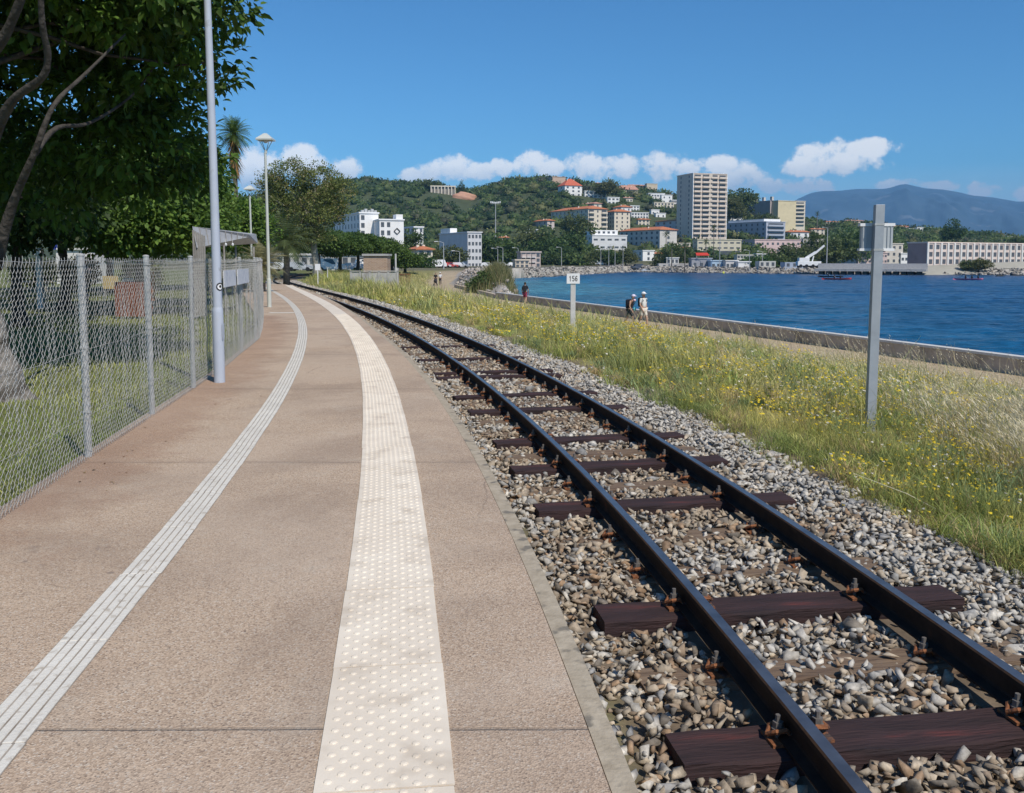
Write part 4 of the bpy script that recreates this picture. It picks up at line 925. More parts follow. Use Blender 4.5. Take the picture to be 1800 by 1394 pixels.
# tall wild oats, pale, leaning with the wind, thickest at the right
parts = []
n = 15000; y = 5.5*(50/5.5)**rng.random(n); xr = np.minimum(wall_x(y)-2.2, y*.62+1); xl = tcx(y)+3.2+np.maximum(0, (14-y)*.0); x = xl+(xr-xl)*rng.random(n)**.55
keep = (xr > xl) & (rng.random(n) < np.clip(.05+1.5*sstep(.36, .62, fbm(x*.3+3, y*.3))*sstep(.10, .5, x/y), 0, .9)); x, y = x[keep], y[keep]; n = len(x)
h = rng.uniform(.35, .78, n)*(.75+.4*sstep(12, 5, y)); nw_ = 420; yw = 13*(48/13)**rng.random(nw_); xw = wall_x(yw)-rng.uniform(1.6, 4.2, nw_)+1.2*(vn(yw*.5, yw*0)-.5); x = np.r_[x, xw]; y = np.r_[y, yw]; h = np.r_[h, rng.uniform(.6, 1.15, nw_)]; n = len(x); col = np.tile([.62, .53, .31], (n, 1))*rng.uniform(.7, 1.25, (n, 1))
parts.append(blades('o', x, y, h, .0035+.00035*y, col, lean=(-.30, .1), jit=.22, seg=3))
# seed heads: short fat blades at the tips
for r in range(4):
    z0 = ground(x, y)+h*(.68+.06*r); xx = x+(-.30*h)*(.5+.1*r)+rng.normal(0, .02, n); yy = y+rng.normal(0, .02, n)
    parts.append(blades('s', xx, yy, np.full(n, .055)*rng.uniform(.6, 1.5, n), .007+.0004*y, np.tile([.76, .68, .48], (n, 1))*rng.uniform(.6, 1.2, (n, 1)), lean=(-.9, .0), jit=.5, z=z0))
mergeb('wild_oats', parts, M['grass'], 'pale dry wild oat stalks leaning in the wind')
# bushy feathery weeds: clusters of fine leaves up several stems
parts = []; cxs = []
for (nc, y0, y1, per, w_) in ((620, 5.0, 15, 170, .005), (520, 13, 42, 90, .013)):
    cx_, cy_, u_, pd_ = verge_pts(nc, y0, y1); ok = (u_ > 1.9) & (pd_ > .9); cx_, cy_, u_ = cx_[ok], cy_[ok], u_[ok]; m_ = len(cx_)
    hh_ = rng.uniform(.16, .56, m_)*(.55+.45*sstep(2.2, 3.6, u_)); rr_ = rng.uniform(.12, .34, m_); t_ = rng.random((m_, per)); a_ = rng.uniform(0, 6.28, (m_, per)); r_ = rr_[:, None]*np.sqrt(rng.random((m_, per)))*(.4+.6*t_)
    x = (cx_[:, None]+r_*np.cos(a_)-.08*t_).ravel(); y = (cy_[:, None]+r_*np.sin(a_)).ravel(); z = ground(x, y)+(t_*hh_[:, None]*.8).ravel()
    kind = rng.choice(4, m_, p=[.40, .27, .18, .15]); base = np.array([(.30, .36, .11), (.46, .45, .14), (.26, .33, .16), (.50, .38, .20)])[kind]*rng.uniform(.75, 1.25, (m_, 1))
    parts.append(blades('w', x, y, np.full(len(x), .10)*rng.uniform(.5, 1.5, len(x)), w_*rng.uniform(.6, 1.5, len(x)), np.repeat(base, per, 0)*rng.uniform(.7, 1.3, (len(x), 1)), jit=.8, z=z)); cxs.append(np.c_[cx_, cy_, hh_, rr_][kind != 2])
mergeb('verge_weeds', parts, M['grass'], 'bushy feathery green weeds in the verge')
cxs = np.concatenate(cxs)
# yellow flowers
parts = []
n = 26000; x, y, u, pd = verge_pts(n, 5.5, 45); cl = fbm(x*.45+20, y*.45+9)*.7+.3*fbm(x*1.9, y*1.9+5); k = (rng.random(len(x)) < sstep(.40, .62, cl)*.8+.10) & (u > 2.6) & (pd > .5); x, y = x[k], y[k]; n = len(x)
z0 = ground(x, y)+rng.uniform(.10, .30, n); ci_ = rng.integers(0, len(cxs), 7000); fx_ = cxs[ci_, 0]+rng.normal(0, .6, 7000)*cxs[ci_, 3]-.08; fy_ = cxs[ci_, 1]+rng.normal(0, .6, 7000)*cxs[ci_, 3]; fz_ = ground(fx_, fy_)+cxs[ci_, 2]*rng.uniform(.75, 1.05, 7000); sel = fbm(fx_*.4+2, fy_*.4) > .40; x = np.r_[x, fx_[sel]]; y = np.r_[y, fy_[sel]]; z0 = np.r_[z0, fz_[sel]]; n = len(x); s_ = (.0075+.00075*y)*rng.uniform(.7, 1.3, n)
V = []; a = rng.uniform(0, 6.28, n)
dirs = [(1, 0), (0, 1), (-1, 0), (0, -1)]
P = np.stack([np.stack([x+s_*(math.cos(t)), y+s_*math.sin(t)*.9, z0+s_*.5*math.sin(2*t+1)+s_*.3*rng.normal(size=n)], 1) for t in (0, 1.05, 2.1, 3.14, 4.2, 5.24)], 1).reshape(-1, 3)
F6 = (np.arange(n)*6)[:, None]+np.arange(6)[None]
yc = np.repeat(np.where(rng.random((n, 1)) < .82, G_YEL, np.array([.8, .78, .7]))*rng.uniform(.8, 1.15, (n, 1)), 6, 0)
o = np_mesh('yellow_flowers', P, F6, M['grass'], col=yc); tag(o, 'small yellow flowers scattered in the verge', kind='stuff')
# short turf of the park lawn
n = 52000; y = 4.2*(26/4.2)**rng.random(n); x = fence_x(y)-.05-rng.random(n)**1.3*(5+y*.35); cl = fbm(x*.8, y*.8)
col = mixc(np.tile([.22, .28, .065], (n, 1)), np.array([.44, .43, .15]), np.clip((cl-.3)*2+rng.normal(0, .2, n), 0, 1))*rng.uniform(.7, 1.3, (n, 1))
mergeb('lawn_grass', [blades('l', x, y, rng.uniform(.03, .09, n)*(.7+cl), .006+.0008*y, col, jit=.6)], M['grass'], 'short mown park grass')

# ================================================================ TREES
def leaf_proto(kind):
    if kind == 'broad':   # pointed leaf folded along its midrib, drooping tip
        V = np.array([(0,0,0), (.22,.30,.05), (0,.33,-.02), (-.22,.30,.05), (.20,.66,.02), (0,.68,-.06), (-.20,.66,.02), (0,1.05,-.20)])
        F = np.array([(0,1,2,2), (0,2,3,3), (1,4,5,2), (2,5,6,3), (4,7,5,5), (5,7,6,6)]); return V, F
    V = np.array([(0,0,0), (.32,.5,.06), (0,1,0), (-.32,.5,.06)]); return V, np.array([(0,1,2,3)])
def leaves(pos, nrm, size, cols, kind='quad'):
    """leaf meshes at pos; the blade droops outward along nrm"""
    n = len(pos); V0, F0 = leaf_proto(kind)
    yv = nrm+rng.normal(0, .55, (n, 3)); yv[:, 2] -= .25; yv /= np.linalg.norm(yv, axis=1)[:, None]+1e-9
    zv = rng.normal(0, .5, (n, 3))+nrm*.6+np.array([0, 0, .9]); zv -= yv*(zv*yv).sum(1)[:, None]; zv /= np.linalg.norm(zv, axis=1)[:, None]+1e-9
    xv = np.cross(yv, zv); Mx = np.stack([xv, yv, zv], 2)*size[:, None, None]
    V, F, C = scatter(V0, F0, pos, Mx, cols); return V, F, C
def fix_tri(F):
    t = F[:, 2] == F[:, 3]; return ([F[~t]] if (~t).any() else [])+([F[t][:, :3]] if t.any() else [])
def crown_pts(lobes, nclump, per, cr, shell=.55):
    """leaf clumps through the outer part of several ellipsoid lobes -> leaf positions, outward normals, clump ids"""
    vol = np.array([l[3]*l[4]*l[5] for l in lobes])**.67; k = rng.choice(len(lobes), nclump, p=vol/vol.sum()); L = np.array(lobes)[k]
    d = rng.normal(size=(nclump, 3)); d /= np.linalg.norm(d, axis=1)[:, None]; r = rng.uniform(shell, 1.0, nclump)**.7
    c = L[:, :3]+d*L[:, 3:6]*r[:, None]; rc = cr*rng.uniform(.6, 1.35, nclump)
    e = rng.normal(size=(nclump, per, 3)); e /= np.linalg.norm(e, axis=2)[:, :, None]; q = rng.uniform(.35, 1, (nclump, per, 1))
    P = c[:, None, :]+e*q*rc[:, None, None]*[1, 1, .62]; Nn = e+.6*d[:, None, :]
    return P.reshape(-1, 3), (Nn/np.linalg.norm(Nn, axis=2)[:, :, None]).reshape(-1, 3), np.repeat(np.arange(nclump), per), c
def branches(parent, base, top, centers, r0, m, nb=22, name='branch', ext=.85):
    """tapered limbs from the upper trunk to some clump centres"""
    idx = rng.choice(len(centers), min(nb, len(centers)), replace=False); base = Vector(base); top = Vector(top); mb = MB()
    for i in idx:
        c = Vector(centers[i]); f = random.uniform(.35, 1); a = base.lerp(top, f); v = c-a; n = 6; pts = []; k = Vector((random.uniform(-1, 1), random.uniform(-1, 1), random.uniform(-.2, .8)))*v.length*.14
        for j in range(n+1): t = j/n*ext; pts.append(a+v*t+k*math.sin(math.pi*t)+Vector((random.uniform(-1, 1), random.uniform(-1, 1), random.uniform(-1, 1)))*v.length*.025)
        rr = r0*(.3+.35*(1-f)); mb.tube(pts, [rr*(1-.85*j/n)+.006 for j in range(n+1)], 6, cap=False)
    return mb.build(name, m, parent, True)
def tree(name, label, base, lobes, c1, c2, nclump, per, cr, lsize, trunk_r=.2, trunk_top=None, barkm='bark', kind='quad', cat='tree', group=None, nb=16, shell=.5, trunk=True, c3=None):
    b = Vector(base); t = empty(name, b, label, cat, group); L = [(l[0]-b.x, l[1]-b.y, l[2]-b.z, *l[3:]) for l in lobes]
    P, Nn, cid, cc = crown_pts(L, nclump, per, cr, shell); n = len(P)
    f = rng.random(nclump)[cid]*.7+rng.random(n)*.5; f = np.clip(f-.1, 0, 1)
    col = mixc(np.tile(c1, (n, 1)), np.array(c2), f)
    if c3 is not None: s_ = (rng.random(nclump) < .16)[cid] & (rng.random(n) < .8); col[s_] = np.array(c3)*rng.uniform(.7, 1.2, (s_.sum(), 1))
    V, F, C = leaves(P, Nn, lsize*rng.uniform(.6, 1.3, n), col, kind)
    o = np_mesh('crown', V, fix_tri(F), M['leaf'], parent=t, col=C)
    if trunk:
        tt = Vector(trunk_top)-b if trunk_top else Vector((0, 0, L[0][2])); pts = []; n_ = 8; wob = Vector((random.uniform(-1, 1), random.uniform(-1, 1), 0))*tt.length*.03
        for j in range(n_+1): q = j/n_; pts.append(tt*q+wob*math.sin(q*5)+Vector((0, 0, -.15 if j == 0 else 0)))
        MB().tube(pts, [trunk_r*(1+.9*max(0, 1-j*.9)**2)*(1-.55*j/n_) for j in range(n_+1)], 12).build('trunk', M[barkm], t, True)
        if nb: branches(t, tt*.45, tt, cc, trunk_r, M[barkm], nb)
    return t
# big broad-leaved tree at the left, its crown hanging over the fence
BIG = [(-9.2, 12.6, 7.0, 5.0, 4.6, 4.0), (-5.8, 13.2, 5.9, 2.1, 2.6, 2.1), (-5.3, 11.8, 5.9, 1.85, 2.2, 1.7), (-6.4, 13.5, 8.4, 3.1, 3.2, 2.4), (-9.0, 9.2, 5.4, 3.2, 2.6, 2.4), (-7.7, 15.2, 4.0, 2.6, 2.6, 1.9), (-6.7, 8.0, 7.4, 2.9, 3.2, 1.7), (-11, 14, 4.6, 4, 4, 2.8), (-4.6, 12.6, 5.05, 1.0, 1.5, .7), (-5.3, 13.8, 4.4, 1.3, 1.5, 1.0), (-5.9, 14.6, 3.3, 1.2, 1.5, .8)]  # lobe nearest the camera, overhead and out of view, added to shade the crown
bt_ = tree('broadleaf_tree', 'huge dark broad-leaved tree at the left, its crown overhanging the fence', (-6.15, 10.5, -.05), BIG, (.034, .066, .013), (.13, .24, .035), 3000, 34, .42, .155, kind='broad', trunk=False, shell=.42)
M['bark_big'] = mat('grey_trunk_bark', (.13, .115, .10), (.30, .275, .25), scale=5, rough=.95, bump=1.0, bscale=10, bdist=.06, c3=(.08, .07, .06), s3=4, t3=(.52, .64))
def limb(parent, name, pts, rad, m, n=12):
    """smooth bark limb through control points"""
    P = [Vector(p) for p in pts]; out = []; rr = []
    for i in range(len(P)-1):
        p0 = P[max(i-1, 0)]; p1 = P[i]; p2 = P[i+1]; p3 = P[min(i+2, len(P)-1)]
        for k in range(5):
            t = k/5; out.append(.5*((2*p1)+(p2-p0)*t+(2*p0-5*p1+4*p2-p3)*t*t+(3*p1-p0-3*p2+p3)*t**3)); rr.append(rad[i]*(1-t)+rad[i+1]*t)
    out.append(P[-1]); rr.append(rad[-1]); V = []; mb = MB()
    rr = [r*(1+.06*math.sin(i*1.7)) for i, r in enumerate(rr)]; mb.tube(out, rr, n); o = mb.build(name, m, parent, True); return o
tr = limb(bt_, 'trunk', [(0, 0, -.1), (-.03, 0, .35), (-.12, .02, 1.0), (-.25, .05, 2.0), (-.5, .1, 3.0), (-.8, .3, 4.5)], [.50, .37, .32, .31, .33, .26], M['bark_big'], 18)
me = tr.data
for v in me.vertices:
    a = math.atan2(v.co.y, v.co.x); k = max(0, .8-v.co.z); v.co.x += math.cos(a)*k*.14*math.sin(a*5+1); v.co.y += math.sin(a)*k*.14*math.sin(a*5+1)
M['bark_limb'] = mat('dark_limb_bark', (.035, .03, .026), (.085, .075, .065), scale=6, rough=.95, bump=.8, bscale=14, bdist=.05)
def rp(px, py, D): q = at(px, py, D); return (q[0]+6.15, q[1]-10.5, q[2]+.05)
limb(bt_, 'limb', [rp(-10, 470, 10.7), rp(22, 360, 10.5), rp(60, 270, 10.2), rp(95, 185, 10.2), rp(150, 130, 10.6), rp(220, 60, 11.2)], [.09, .05, .035, .026, .02, .01], M['bark_limb'])
limb(bt_, 'limb', [rp(-20, 260, 9.8), rp(20, 180, 9.5), rp(72, 138, 9.3), rp(84, 100, 9.2), rp(74, 40, 9.0), rp(70, -60, 8.8)], [.08, .045, .036, .034, .03, .025], M['bark_limb'])
limb(bt_, 'limb', [rp(60, 270, 10.2), rp(100, 225, 11), rp(160, 215, 12), rp(240, 160, 12.6), rp(290, 80, 12.8)], [.04, .028, .022, .016, .008], M['bark_limb'])
limb(bt_, 'limb', [rp(-30, 120, 10.0), rp(10, 60, 9.8), rp(40, -10, 9.6)], [.06, .05, .04], M['bark_limb'])
branches(bt_, (-.3, .1, 2.6), (-.8, .3, 5), [(l[0]+6.15+random.uniform(-1.5, 1.5), l[1]-10.5+random.uniform(-1, 1), l[2]+random.uniform(-1, 1)) for l in BIG for _ in range(3)], .08, M['bark_limb'], 22)
def px_lobe(px, py, D, rx, ry, rz): q = at(px, py, D); return (q[0], q[1], q[2], rx, ry, rz)
def park_tree(label, px, D, lobes, c1=(.05, .10, .02), c2=(.19, .31, .055), n=900, per=26, cr=.5, ls=.17, tr=.17, bm='bark_dark', **k):
    bx = at(px, 480, D)[0]; g0 = float(ground(bx, D)); return tree('park_tree', label, (bx, D, g0), [px_lobe(*l) for l in lobes], c1, c2, n, per, cr, ls, tr, trunk_top=(bx, D, lobes and at(px, lobes[0][1], D)[2]), barkm=bm, group='broad-leaved trees in the park', **k)
park_tree('bright leafy tree directly left of the slatted shelter', 250, 27, [(255, 385, 27, 1.9, 2, 1.1), (200, 340, 27.5, 1.9, 2, 1.3), (300, 390, 28, 1.3, 1.5, .9), (215, 395, 26.5, 1.5, 1.5, .75)], n=1000)
park_tree('leafy tree behind the slatted shelter with the third lamp in front', 345, 33, [(300, 335, 33, 1.9, 2.2, 1.5), (355, 365, 34, 1.0, 2, .9), (325, 385, 32, 1.6, 1.5, 1.0), (372, 388, 34.5, .6, 1.5, .7), (300, 300, 33, 1.6, 2, 1.2)], n=1100, ls=.19)
park_tree('dark shaded tree behind the big trunk at far left', 110, 30, [(100, 352, 30, 3.4, 3, 1.1), (40, 322, 31, 3, 3, 1.5), (150, 325, 30, 2.2, 2, 1.4)], c1=(.02, .045, .012), c2=(.07, .13, .03), n=800)
park_tree('dark trunked tree beside the white kiosk', 32, 22, [(30, 350, 22, 2.4, 2.5, 1.2), (-60, 300, 22, 3, 3, 1.8)], c1=(.02, .04, .01), c2=(.06, .11, .025), n=600, tr=.16)
park_tree('tree at far left beyond the picnic table', -60, 36, [(-40, 352, 36, 5, 4, 1.4), (60, 335, 40, 5, 4, 1.9)], c1=(.02, .045, .012), c2=(.07, .12, .03), n=700, ls=.22)
park_tree('far park tree behind the parasol', 190, 46, [(180, 358, 46, 4.2, 4, 1.6), (260, 350, 48, 3.5, 3, 2.3), (110, 352, 48, 4, 4, 1.5)], n=900, ls=.24, cr=.8)
park_tree('tall tree left of the tall palm', 350, 52, [(325, 320, 52, 2.2, 3, 2.2), (300, 330, 52, 3, 3, 2.4), (385, 385, 56, 1.8, 2.5, 1.4), (410, 400, 57, 1.9, 2.5, 1.5), (440, 405, 58, 1.6, 2, 1.4), (425, 370, 57, 1.2, 1.5, 1.0)], n=1100, ls=.24, cr=.7)
# hedge of shrubs below the shelter roof
for i, (px, py, D, r, lab) in enumerate(((385, 446, 42, .9, 'low olive shrub behind the fence under the shelter roof'), (420, 440, 44, 1.0, 'taller shrub between the shelter and the third lamp'), (250, 450, 44, .9, 'small shrub under the park trees'), (60, 450, 50, 1.2, 'dark shrub near the white pillar'), (140, 450, 46, .9, 'small green palm-like shrub before the white kiosk'))):
    q = at(px, py, D); tree('shrub', lab, (q[0], D, float(ground(q[0], D))), [(q[0], D, .9, r, r, .8)], (.09, .11, .045), (.2, .22, .09), 120, 26, .3, .14, trunk_r=.05, nb=6, cat='shrub')
# plane tree with thin olive foliage
D = 96; bx = at(560, 480, D)[0]; g0 = float(ground(bx, D))
tree('plane_tree', 'tall thin-leaved plane tree with pale trunk beside the far bend of the rails', (bx, D, g0), [px_lobe(*l) for l in ((510, 310, D, 3.0, 3, 2.0), (560, 320, D+1, 3.0, 3, 2.2), (588, 335, D, 2.2, 3, 2.0), (500, 365, D, 2.8, 3, 2.2), (550, 375, D-1, 3.4, 3, 2.2), (590, 370, D, 1.5, 2, 1.4), (480, 330, D, 1.8, 2, 2.2), (520, 420, D, 2.2, 2.5, 1.2), (560, 415, D, 1.7, 2.5, 1.0))],
     (.085, .12, .03), (.26, .29, .09), 800, 34, .75, .22, .42, trunk_top=at(545, 370, D), barkm='bark_pale', nb=34, shell=.25, c3=(.30, .26, .12))
# umbrella pines
for i, (px, py, D, rx, rz, lab) in enumerate(((560, 428, 112, 3.6, 1.25, 'umbrella pine nearest the plane tree trunk'), (598, 433, 118, 3.9, 1.4, 'umbrella pine second in the row, above the rail bend'), (630, 431, 124, 3.4, 1.5, 'umbrella pine whose crown rises behind the left side of the brick hut'),
        (660, 434, 132, 3.6, 1.5, 'umbrella pine directly behind the brick hut'), (688, 447, 140, 3.2, 1.5, 'umbrella pine just right of the brick hut'), (600, 420, 150, 5.5, 1.3, 'broad umbrella pine at the back of the row under the large hotel'), (650, 432, 160, 5.0, 1.4, 'umbrella pine at the back right of the row'), (712, 458, 150, 2.8, 1.2, 'lowest umbrella pine at the right end of the row'))):
    q = at(px, py, D); g0 = float(ground(q[0], D))
    tree('umbrella_pine', lab, (q[0]+random.uniform(-.5, .5), D, g0), [(q[0], D, q[2]+rz*.2, rx, rx, rz*.75), (q[0]-rx*.4, D-1, q[2]-rz*.1, rx*.6, rx*.6, rz*.6), (q[0]+rx*.45, D-1, q[2]-.1*rz, rx*.6, rx*.6, rz*.6), (q[0], D-rx*.5, q[2]-.3*rz, rx*.6, rx*.5, rz*.5)],
         (.045, .085, .018), (.14, .22, .05), 420, 34, .6, .30, .28, trunk_top=(q[0], D, q[2]), barkm='bark_dark', cat='pine tree', group='umbrella pines by the road', nb=9, shell=.35)
# palms
def palm(name, label, base, zc, r, nfr, skirt=False, tr=.2, c=(.09, .15, .04), fan=False):
    b = Vector(base); t = empty(name, b, label, 'palm tree'); hgt = zc-b.z
    MB().tube([(0, 0, -.2), (.05, 0, hgt*.5), (0, 0, hgt)], [tr*1.2, tr, tr*.85], 10).build('trunk', M['bark'], t, True)
    V = []; F = []; C = []
    for i in range(nfr):
        az = i*2.399; el0 = R(80)-R(120)*(i/nfr); L = r*random.uniform(.85, 1.1); p = Vector((0, 0, hgt)); d = Vector((math.cos(az)*math.cos(el0), math.sin(az)*math.cos(el0), math.sin(el0))); n = 9; side = d.cross(Vector((0, 0, 1))).normalized(); cc = np.array(c)*random.uniform(.6, 1.4)
        for k in range(n):
            d2 = (d+Vector((0, 0, -.13*k/n*2.2))).normalized(); q = p+d2*L/n; w = L*.24*math.sin(math.pi*min(1, (k+1.2)/n*.95))+.02
            for s in (-1, 1):
                for m_ in range(2):
                    a = p.lerp(q, m_*.5); e = a+side*s*w+d2*w*.6+Vector((0, 0, -w*.35)); bb = len(V)
                    V += [a, a+d2*L/n*.32, e]; F.append((bb, bb+1, bb+2)); C += [cc]*3
            p = q; d = d2
    if skirt:
        for i in range(260):
            az = random.uniform(0, 6.28); z0 = hgt-random.uniform(.1, 3.0); rr = random.uniform(.3, 1.1)*(1.45-(hgt-z0)*.3); a = Vector((math.cos(az)*.15, math.sin(az)*.15, z0)); e = Vector((math.cos(az)*rr, math.sin(az)*rr, z0-random.uniform(.5, 1.3))); s = Vector((-math.sin(az), math.cos(az), 0))*.13; bb = len(V)
            V += [a, a+s, e]; F.append((bb, bb+1, bb+2)); C += [np.array(random.choice([(.30, .19, .08), (.2, .15, .07), (.12, .13, .05), (.38, .22, .08)]))]*3
    np_mesh('fronds', np.array([tuple(v) for v in V]), np.array(F), M['leaf'], parent=t, col=np.array(C)); return t
q = at(411, 235, 70); palm('tall_palm', 'tall fan palm with a brown skirt of dead fronds above the park trees', (q[0], 70, 0), q[2], 1.7, 56, True, .17, (.10, .16, .035))
q = at(502, 425, 62); palm('date_palm', 'low date palm with arching fronds behind the second lamp post', (q[0], 62, 0), q[2], 2.5, 40, False, .2, (.10, .13, .05))
q = at(461, 452, 45); palm('yucca_clump', 'pale spiky pampas clump between the two lamp posts', (q[0], 45, 0), q[2]-.35, 1.35, 60, False, .1, (.28, .26, .13))['category'] = 'shrub'
# reeds and shrub at the cove corner
n = 5200; q = at(874, 500, 100); xx = q[0]+rng.normal(0, 1.15, n); yy = 98+rng.normal(0, 2.2, n)
t_ = rng.random(n); col = mixc(np.tile([.10, .15, .05], (n, 1)), np.array([.36, .30, .15]), t_)*rng.uniform(.7, 1.2, (n, 1))
o = mergeb('reed_clump', [blades('r', xx, yy, rng.uniform(.7, 1.95, n), np.full(n, .06), col, lean=(-.05, 0), jit=.22, seg=3, z=ground(xx, yy)-.1)], M['grass'], None, None); tag(o, 'tall clump of reeds and tamarisk beside the cove', 'reeds')
q = at(857, 497, 96); tree('shrub', 'green bush at the left foot of the reeds by the cove', (q[0], 96, -1.9), [(q[0], 96, -.9, 1.5, 1.5, 1.2), (q[0]-1.2, 96, -1.2, .9, 1, .8)], (.05, .10, .03), (.14, .2, .06), 130, 24, .45, .25, trunk_r=.07, nb=6, cat='shrub')
# ================================================================ THE TOWN
WC = {}
def wall_mat(c, nm=None):
    k = tuple(round(v, 2) for v in c)
    if k not in WC: WC[k] = mat('render_%s' % (nm or 'wall'), tuple(v*.92 for v in c), tuple(min(.85, v*1.06) for v in c), scale=.35, rough=.85, c3=tuple(v*.8 for v in c), s3=.18, t3=(.55, .75))
    return WC[k]
M['tile'] = mat('orange_roof_tiles', (.40, .13, .06), (.55, .22, .11), scale=1.2, rough=.85, bump=.3)
M['tile_red'] = mat('red_roof_tiles', (.42, .09, .05), (.55, .16, .09), scale=1.2, rough=.85)
M['tile_pink'] = mat('faded_roof_tiles', (.38, .20, .15), (.5, .28, .21), scale=1.2, rough=.85)
M['win'] = mat('window_dark', (.06, .068, .08), (.12, .13, .145), scale=.5, rough=.3, spec=.5)
M['shut'] = mat('window_shutter', (.20, .21, .20), (.30, .30, .29), scale=.8, rough=.7)
EXCL = []
_wm = {}
def unit_mesh(key, dims, m):
    if key not in _wm:
        mb = MB(); x, y, z = dims; mb.box(-x/2, x/2, -y/2, y/2, -z/2, z/2); me = bpy.data.meshes.new(key[0]); me.from_pydata(mb.v, [], mb.f); me.materials.append(m); _wm[key] = me
    return _wm[key]
def put(name, key, dims, m, parent, loc, rz=0):
    o = bpy.data.objects.new(name, unit_mesh(key, dims, m)); COL.objects.link(o); o.parent = parent; o.location = loc; o.rotation_euler = (0, 0, rz); return o
_Ds = np.arange(170, 900, 4.0)
def find_D(px, yb):
    x = (px-900)/FOC*_Ds; z = ground(x, _Ds); py = 457-(z-EYE)/_Ds*FOC; ok = np.where((py <= yb) & (z > -2.2))[0]
    return float(_Ds[ok[0]]) if len(ok) else 880.0
def bld(name, label, xl, xc, xr, yt, yb, a=.35, c=(.6, .6, .58), cl=None, fl=3, fc=4, lc=3, roof=None, roofm='tile', D=None, depth=12, ww=1.1, wh=1.3, bal=(), shut=False, cornice=True, group=None, first=.6, gap=None, wm=None, rh=None, ground_dark=False, skip=()):
    D = D or find_D(xc, yb); k = (xc-900)/FOC; X, Y, zt = at(xc, yt, D); _, _, zb = at(xc, yb, D); kr = (xr-900)/FOC; kl = (xl-900)/FOC
    w = (kr*Y-X)/(math.cos(a)-kr*math.sin(a)); L = depth
    if xl < xc-1: L = min(max((X-kl*Y)/max(math.sin(a)+kl*math.cos(a), .08), 3), 70)
    H = zt-zb; t = empty(name, (X, Y, zb), label, 'building', group, rz=a); wmt = wall_mat(c)
    gmin = min(zb, float(ground(X, Y)), float(ground(X+w*math.cos(a), Y+w*math.sin(a))))-zb-2
    MB().box(0, w, 0, L, gmin, H).build('wall', wmt, t)
    cx = X+w/2*math.cos(a)-L/2*math.sin(a); cy = Y+w/2*math.sin(a)+L/2*math.cos(a); EXCL.append((cx, cy, w/2+1.5, L/2+1.5, a))
    fh = H/fl; m = M['shut'] if shut else (wm or M['win'])
    wh = min(wh, fh*.62)
    nparts = 0
    for f in range(fl):
        z = H-fh*(f+.52)
        for i in range(fc):
            xx = w*(i+.5)/fc
            if i in skip: continue
            if i in bal:
                bw = w/fc*.86
                put('window', ('window', round(bw*.9, 1), round(wh, 2)), (bw*.9, .08, wh*1.15), M['win'], t, (xx, -.03, z)); b = put('balcony', ('balcony', round(bw, 1)), (bw, 1.1, .16), wmt, t, (xx, -.56, z-fh*.42))
                put('railing', ('railing', round(bw, 1), round(c[0], 2)), (bw, .06, .8), wmt, b, (0, -.52, .48)); nparts += 1
            elif nparts < 99:
                put('window', ('window', round(ww, 1), round(wh, 2), shut), (min(ww, w/fc*.6), .08, wh), m, t, (xx, -.03, z)); nparts += 1
        if xl < xc-1:
            for i in range(lc):
                if nparts < 99: put('window', ('sidewin', round(ww, 1), round(wh, 2), shut), (.08, min(ww, L/max(lc, 1)*.6), wh), m, t, (-.03, L*(i+.5)/lc, z)); nparts += 1
    if roof == 'hip':
        o = .6; r = rh or min(w, L)*.20; ins = min(w, L)*.42
        if w > L: rv = [(ins, L/2), (w-ins, L/2)]
        else: rv = [(w/2, ins), (w/2, L-ins)]
        V = [(-o, -o, H+.002), (w+o, -o, H+.002), (w+o, L+o, H+.002), (-o, L+o, H+.002), (-o, -o, H+.22), (w+o, -o, H+.22), (w+o, L+o, H+.22), (-o, L+o, H+.22), (*rv[0], H+.2+r), (*rv[1], H+.2+r)]
        F = [(3,2,1,0), (0,1,5,4), (1,2,6,5), (2,3,7,6), (3,0,4,7)]
        F += [(4,5,9,8), (5,6,9), (6,7,8,9), (7,4,8)] if w > L else [(4,5,8), (5,6,9,8), (6,7,9), (7,4,8,9)]
        rf = MB().add(V, F).build('roof', M[roofm], t)
        for i in range(2): put('chimney', ('chimney', 1), (.7, .7, 1.4), wmt, rf, (w*(.3+.4*i), L*.4, H+r*.8))
    elif cornice:
        MB().box(-.25, w+.25, -.25, L+.25, H+.002, H+.38).build('roof', wall_mat(tuple(min(.8, v*1.1) for v in c)), t)
    if ground_dark: MB().box(.6, w-.6, -.06, .02, 0.3, min(3.0, fh*.9)).build('shopfront', M['win'], t)
    t['_w'] = w; t['_L'] = L; t['_H'] = H; return t
WH = (.80, .79, .77); CR = (.68, .61, .50); BE = (.58, .50, .40); PK = (.60, .46, .42); YE = (.64, .55, .36); GR = (.44, .45, .48)
b = bld('hotel', 'large white hotel with a long shaded side, highest block on the left hill foot', 588, 632, 667, 375, 430, a=.42, c=WH, fl=4, fc=3, lc=9, ww=1.0, D=262, skip=(1, 2))
w, L, H = b['_w'], b['_L'], b['_H']
for i in range(5): MB().box(w*.15+i*w*.17, w*.15+i*w*.17+.8, 1, 2, H+.39, H+1.0+.4*(i % 2)).build('roof_vent', M['galv'], b)
b = bld('hotel', 'lower white hotel wing carrying a dark diamond emblem', 667, 667, 711, 387, 445, a=.32, c=WH, fl=4, fc=4, D=255, ww=.9, skip=(2, 3))
w, H = b['_w'], b['_H']
MB().box(w*.70, w*.98, .5, 5, H+.385, H+1.7).build('stair_tower', wall_mat(WH), b)
mb = MB(); ex, ez = w*.72, H-3.0
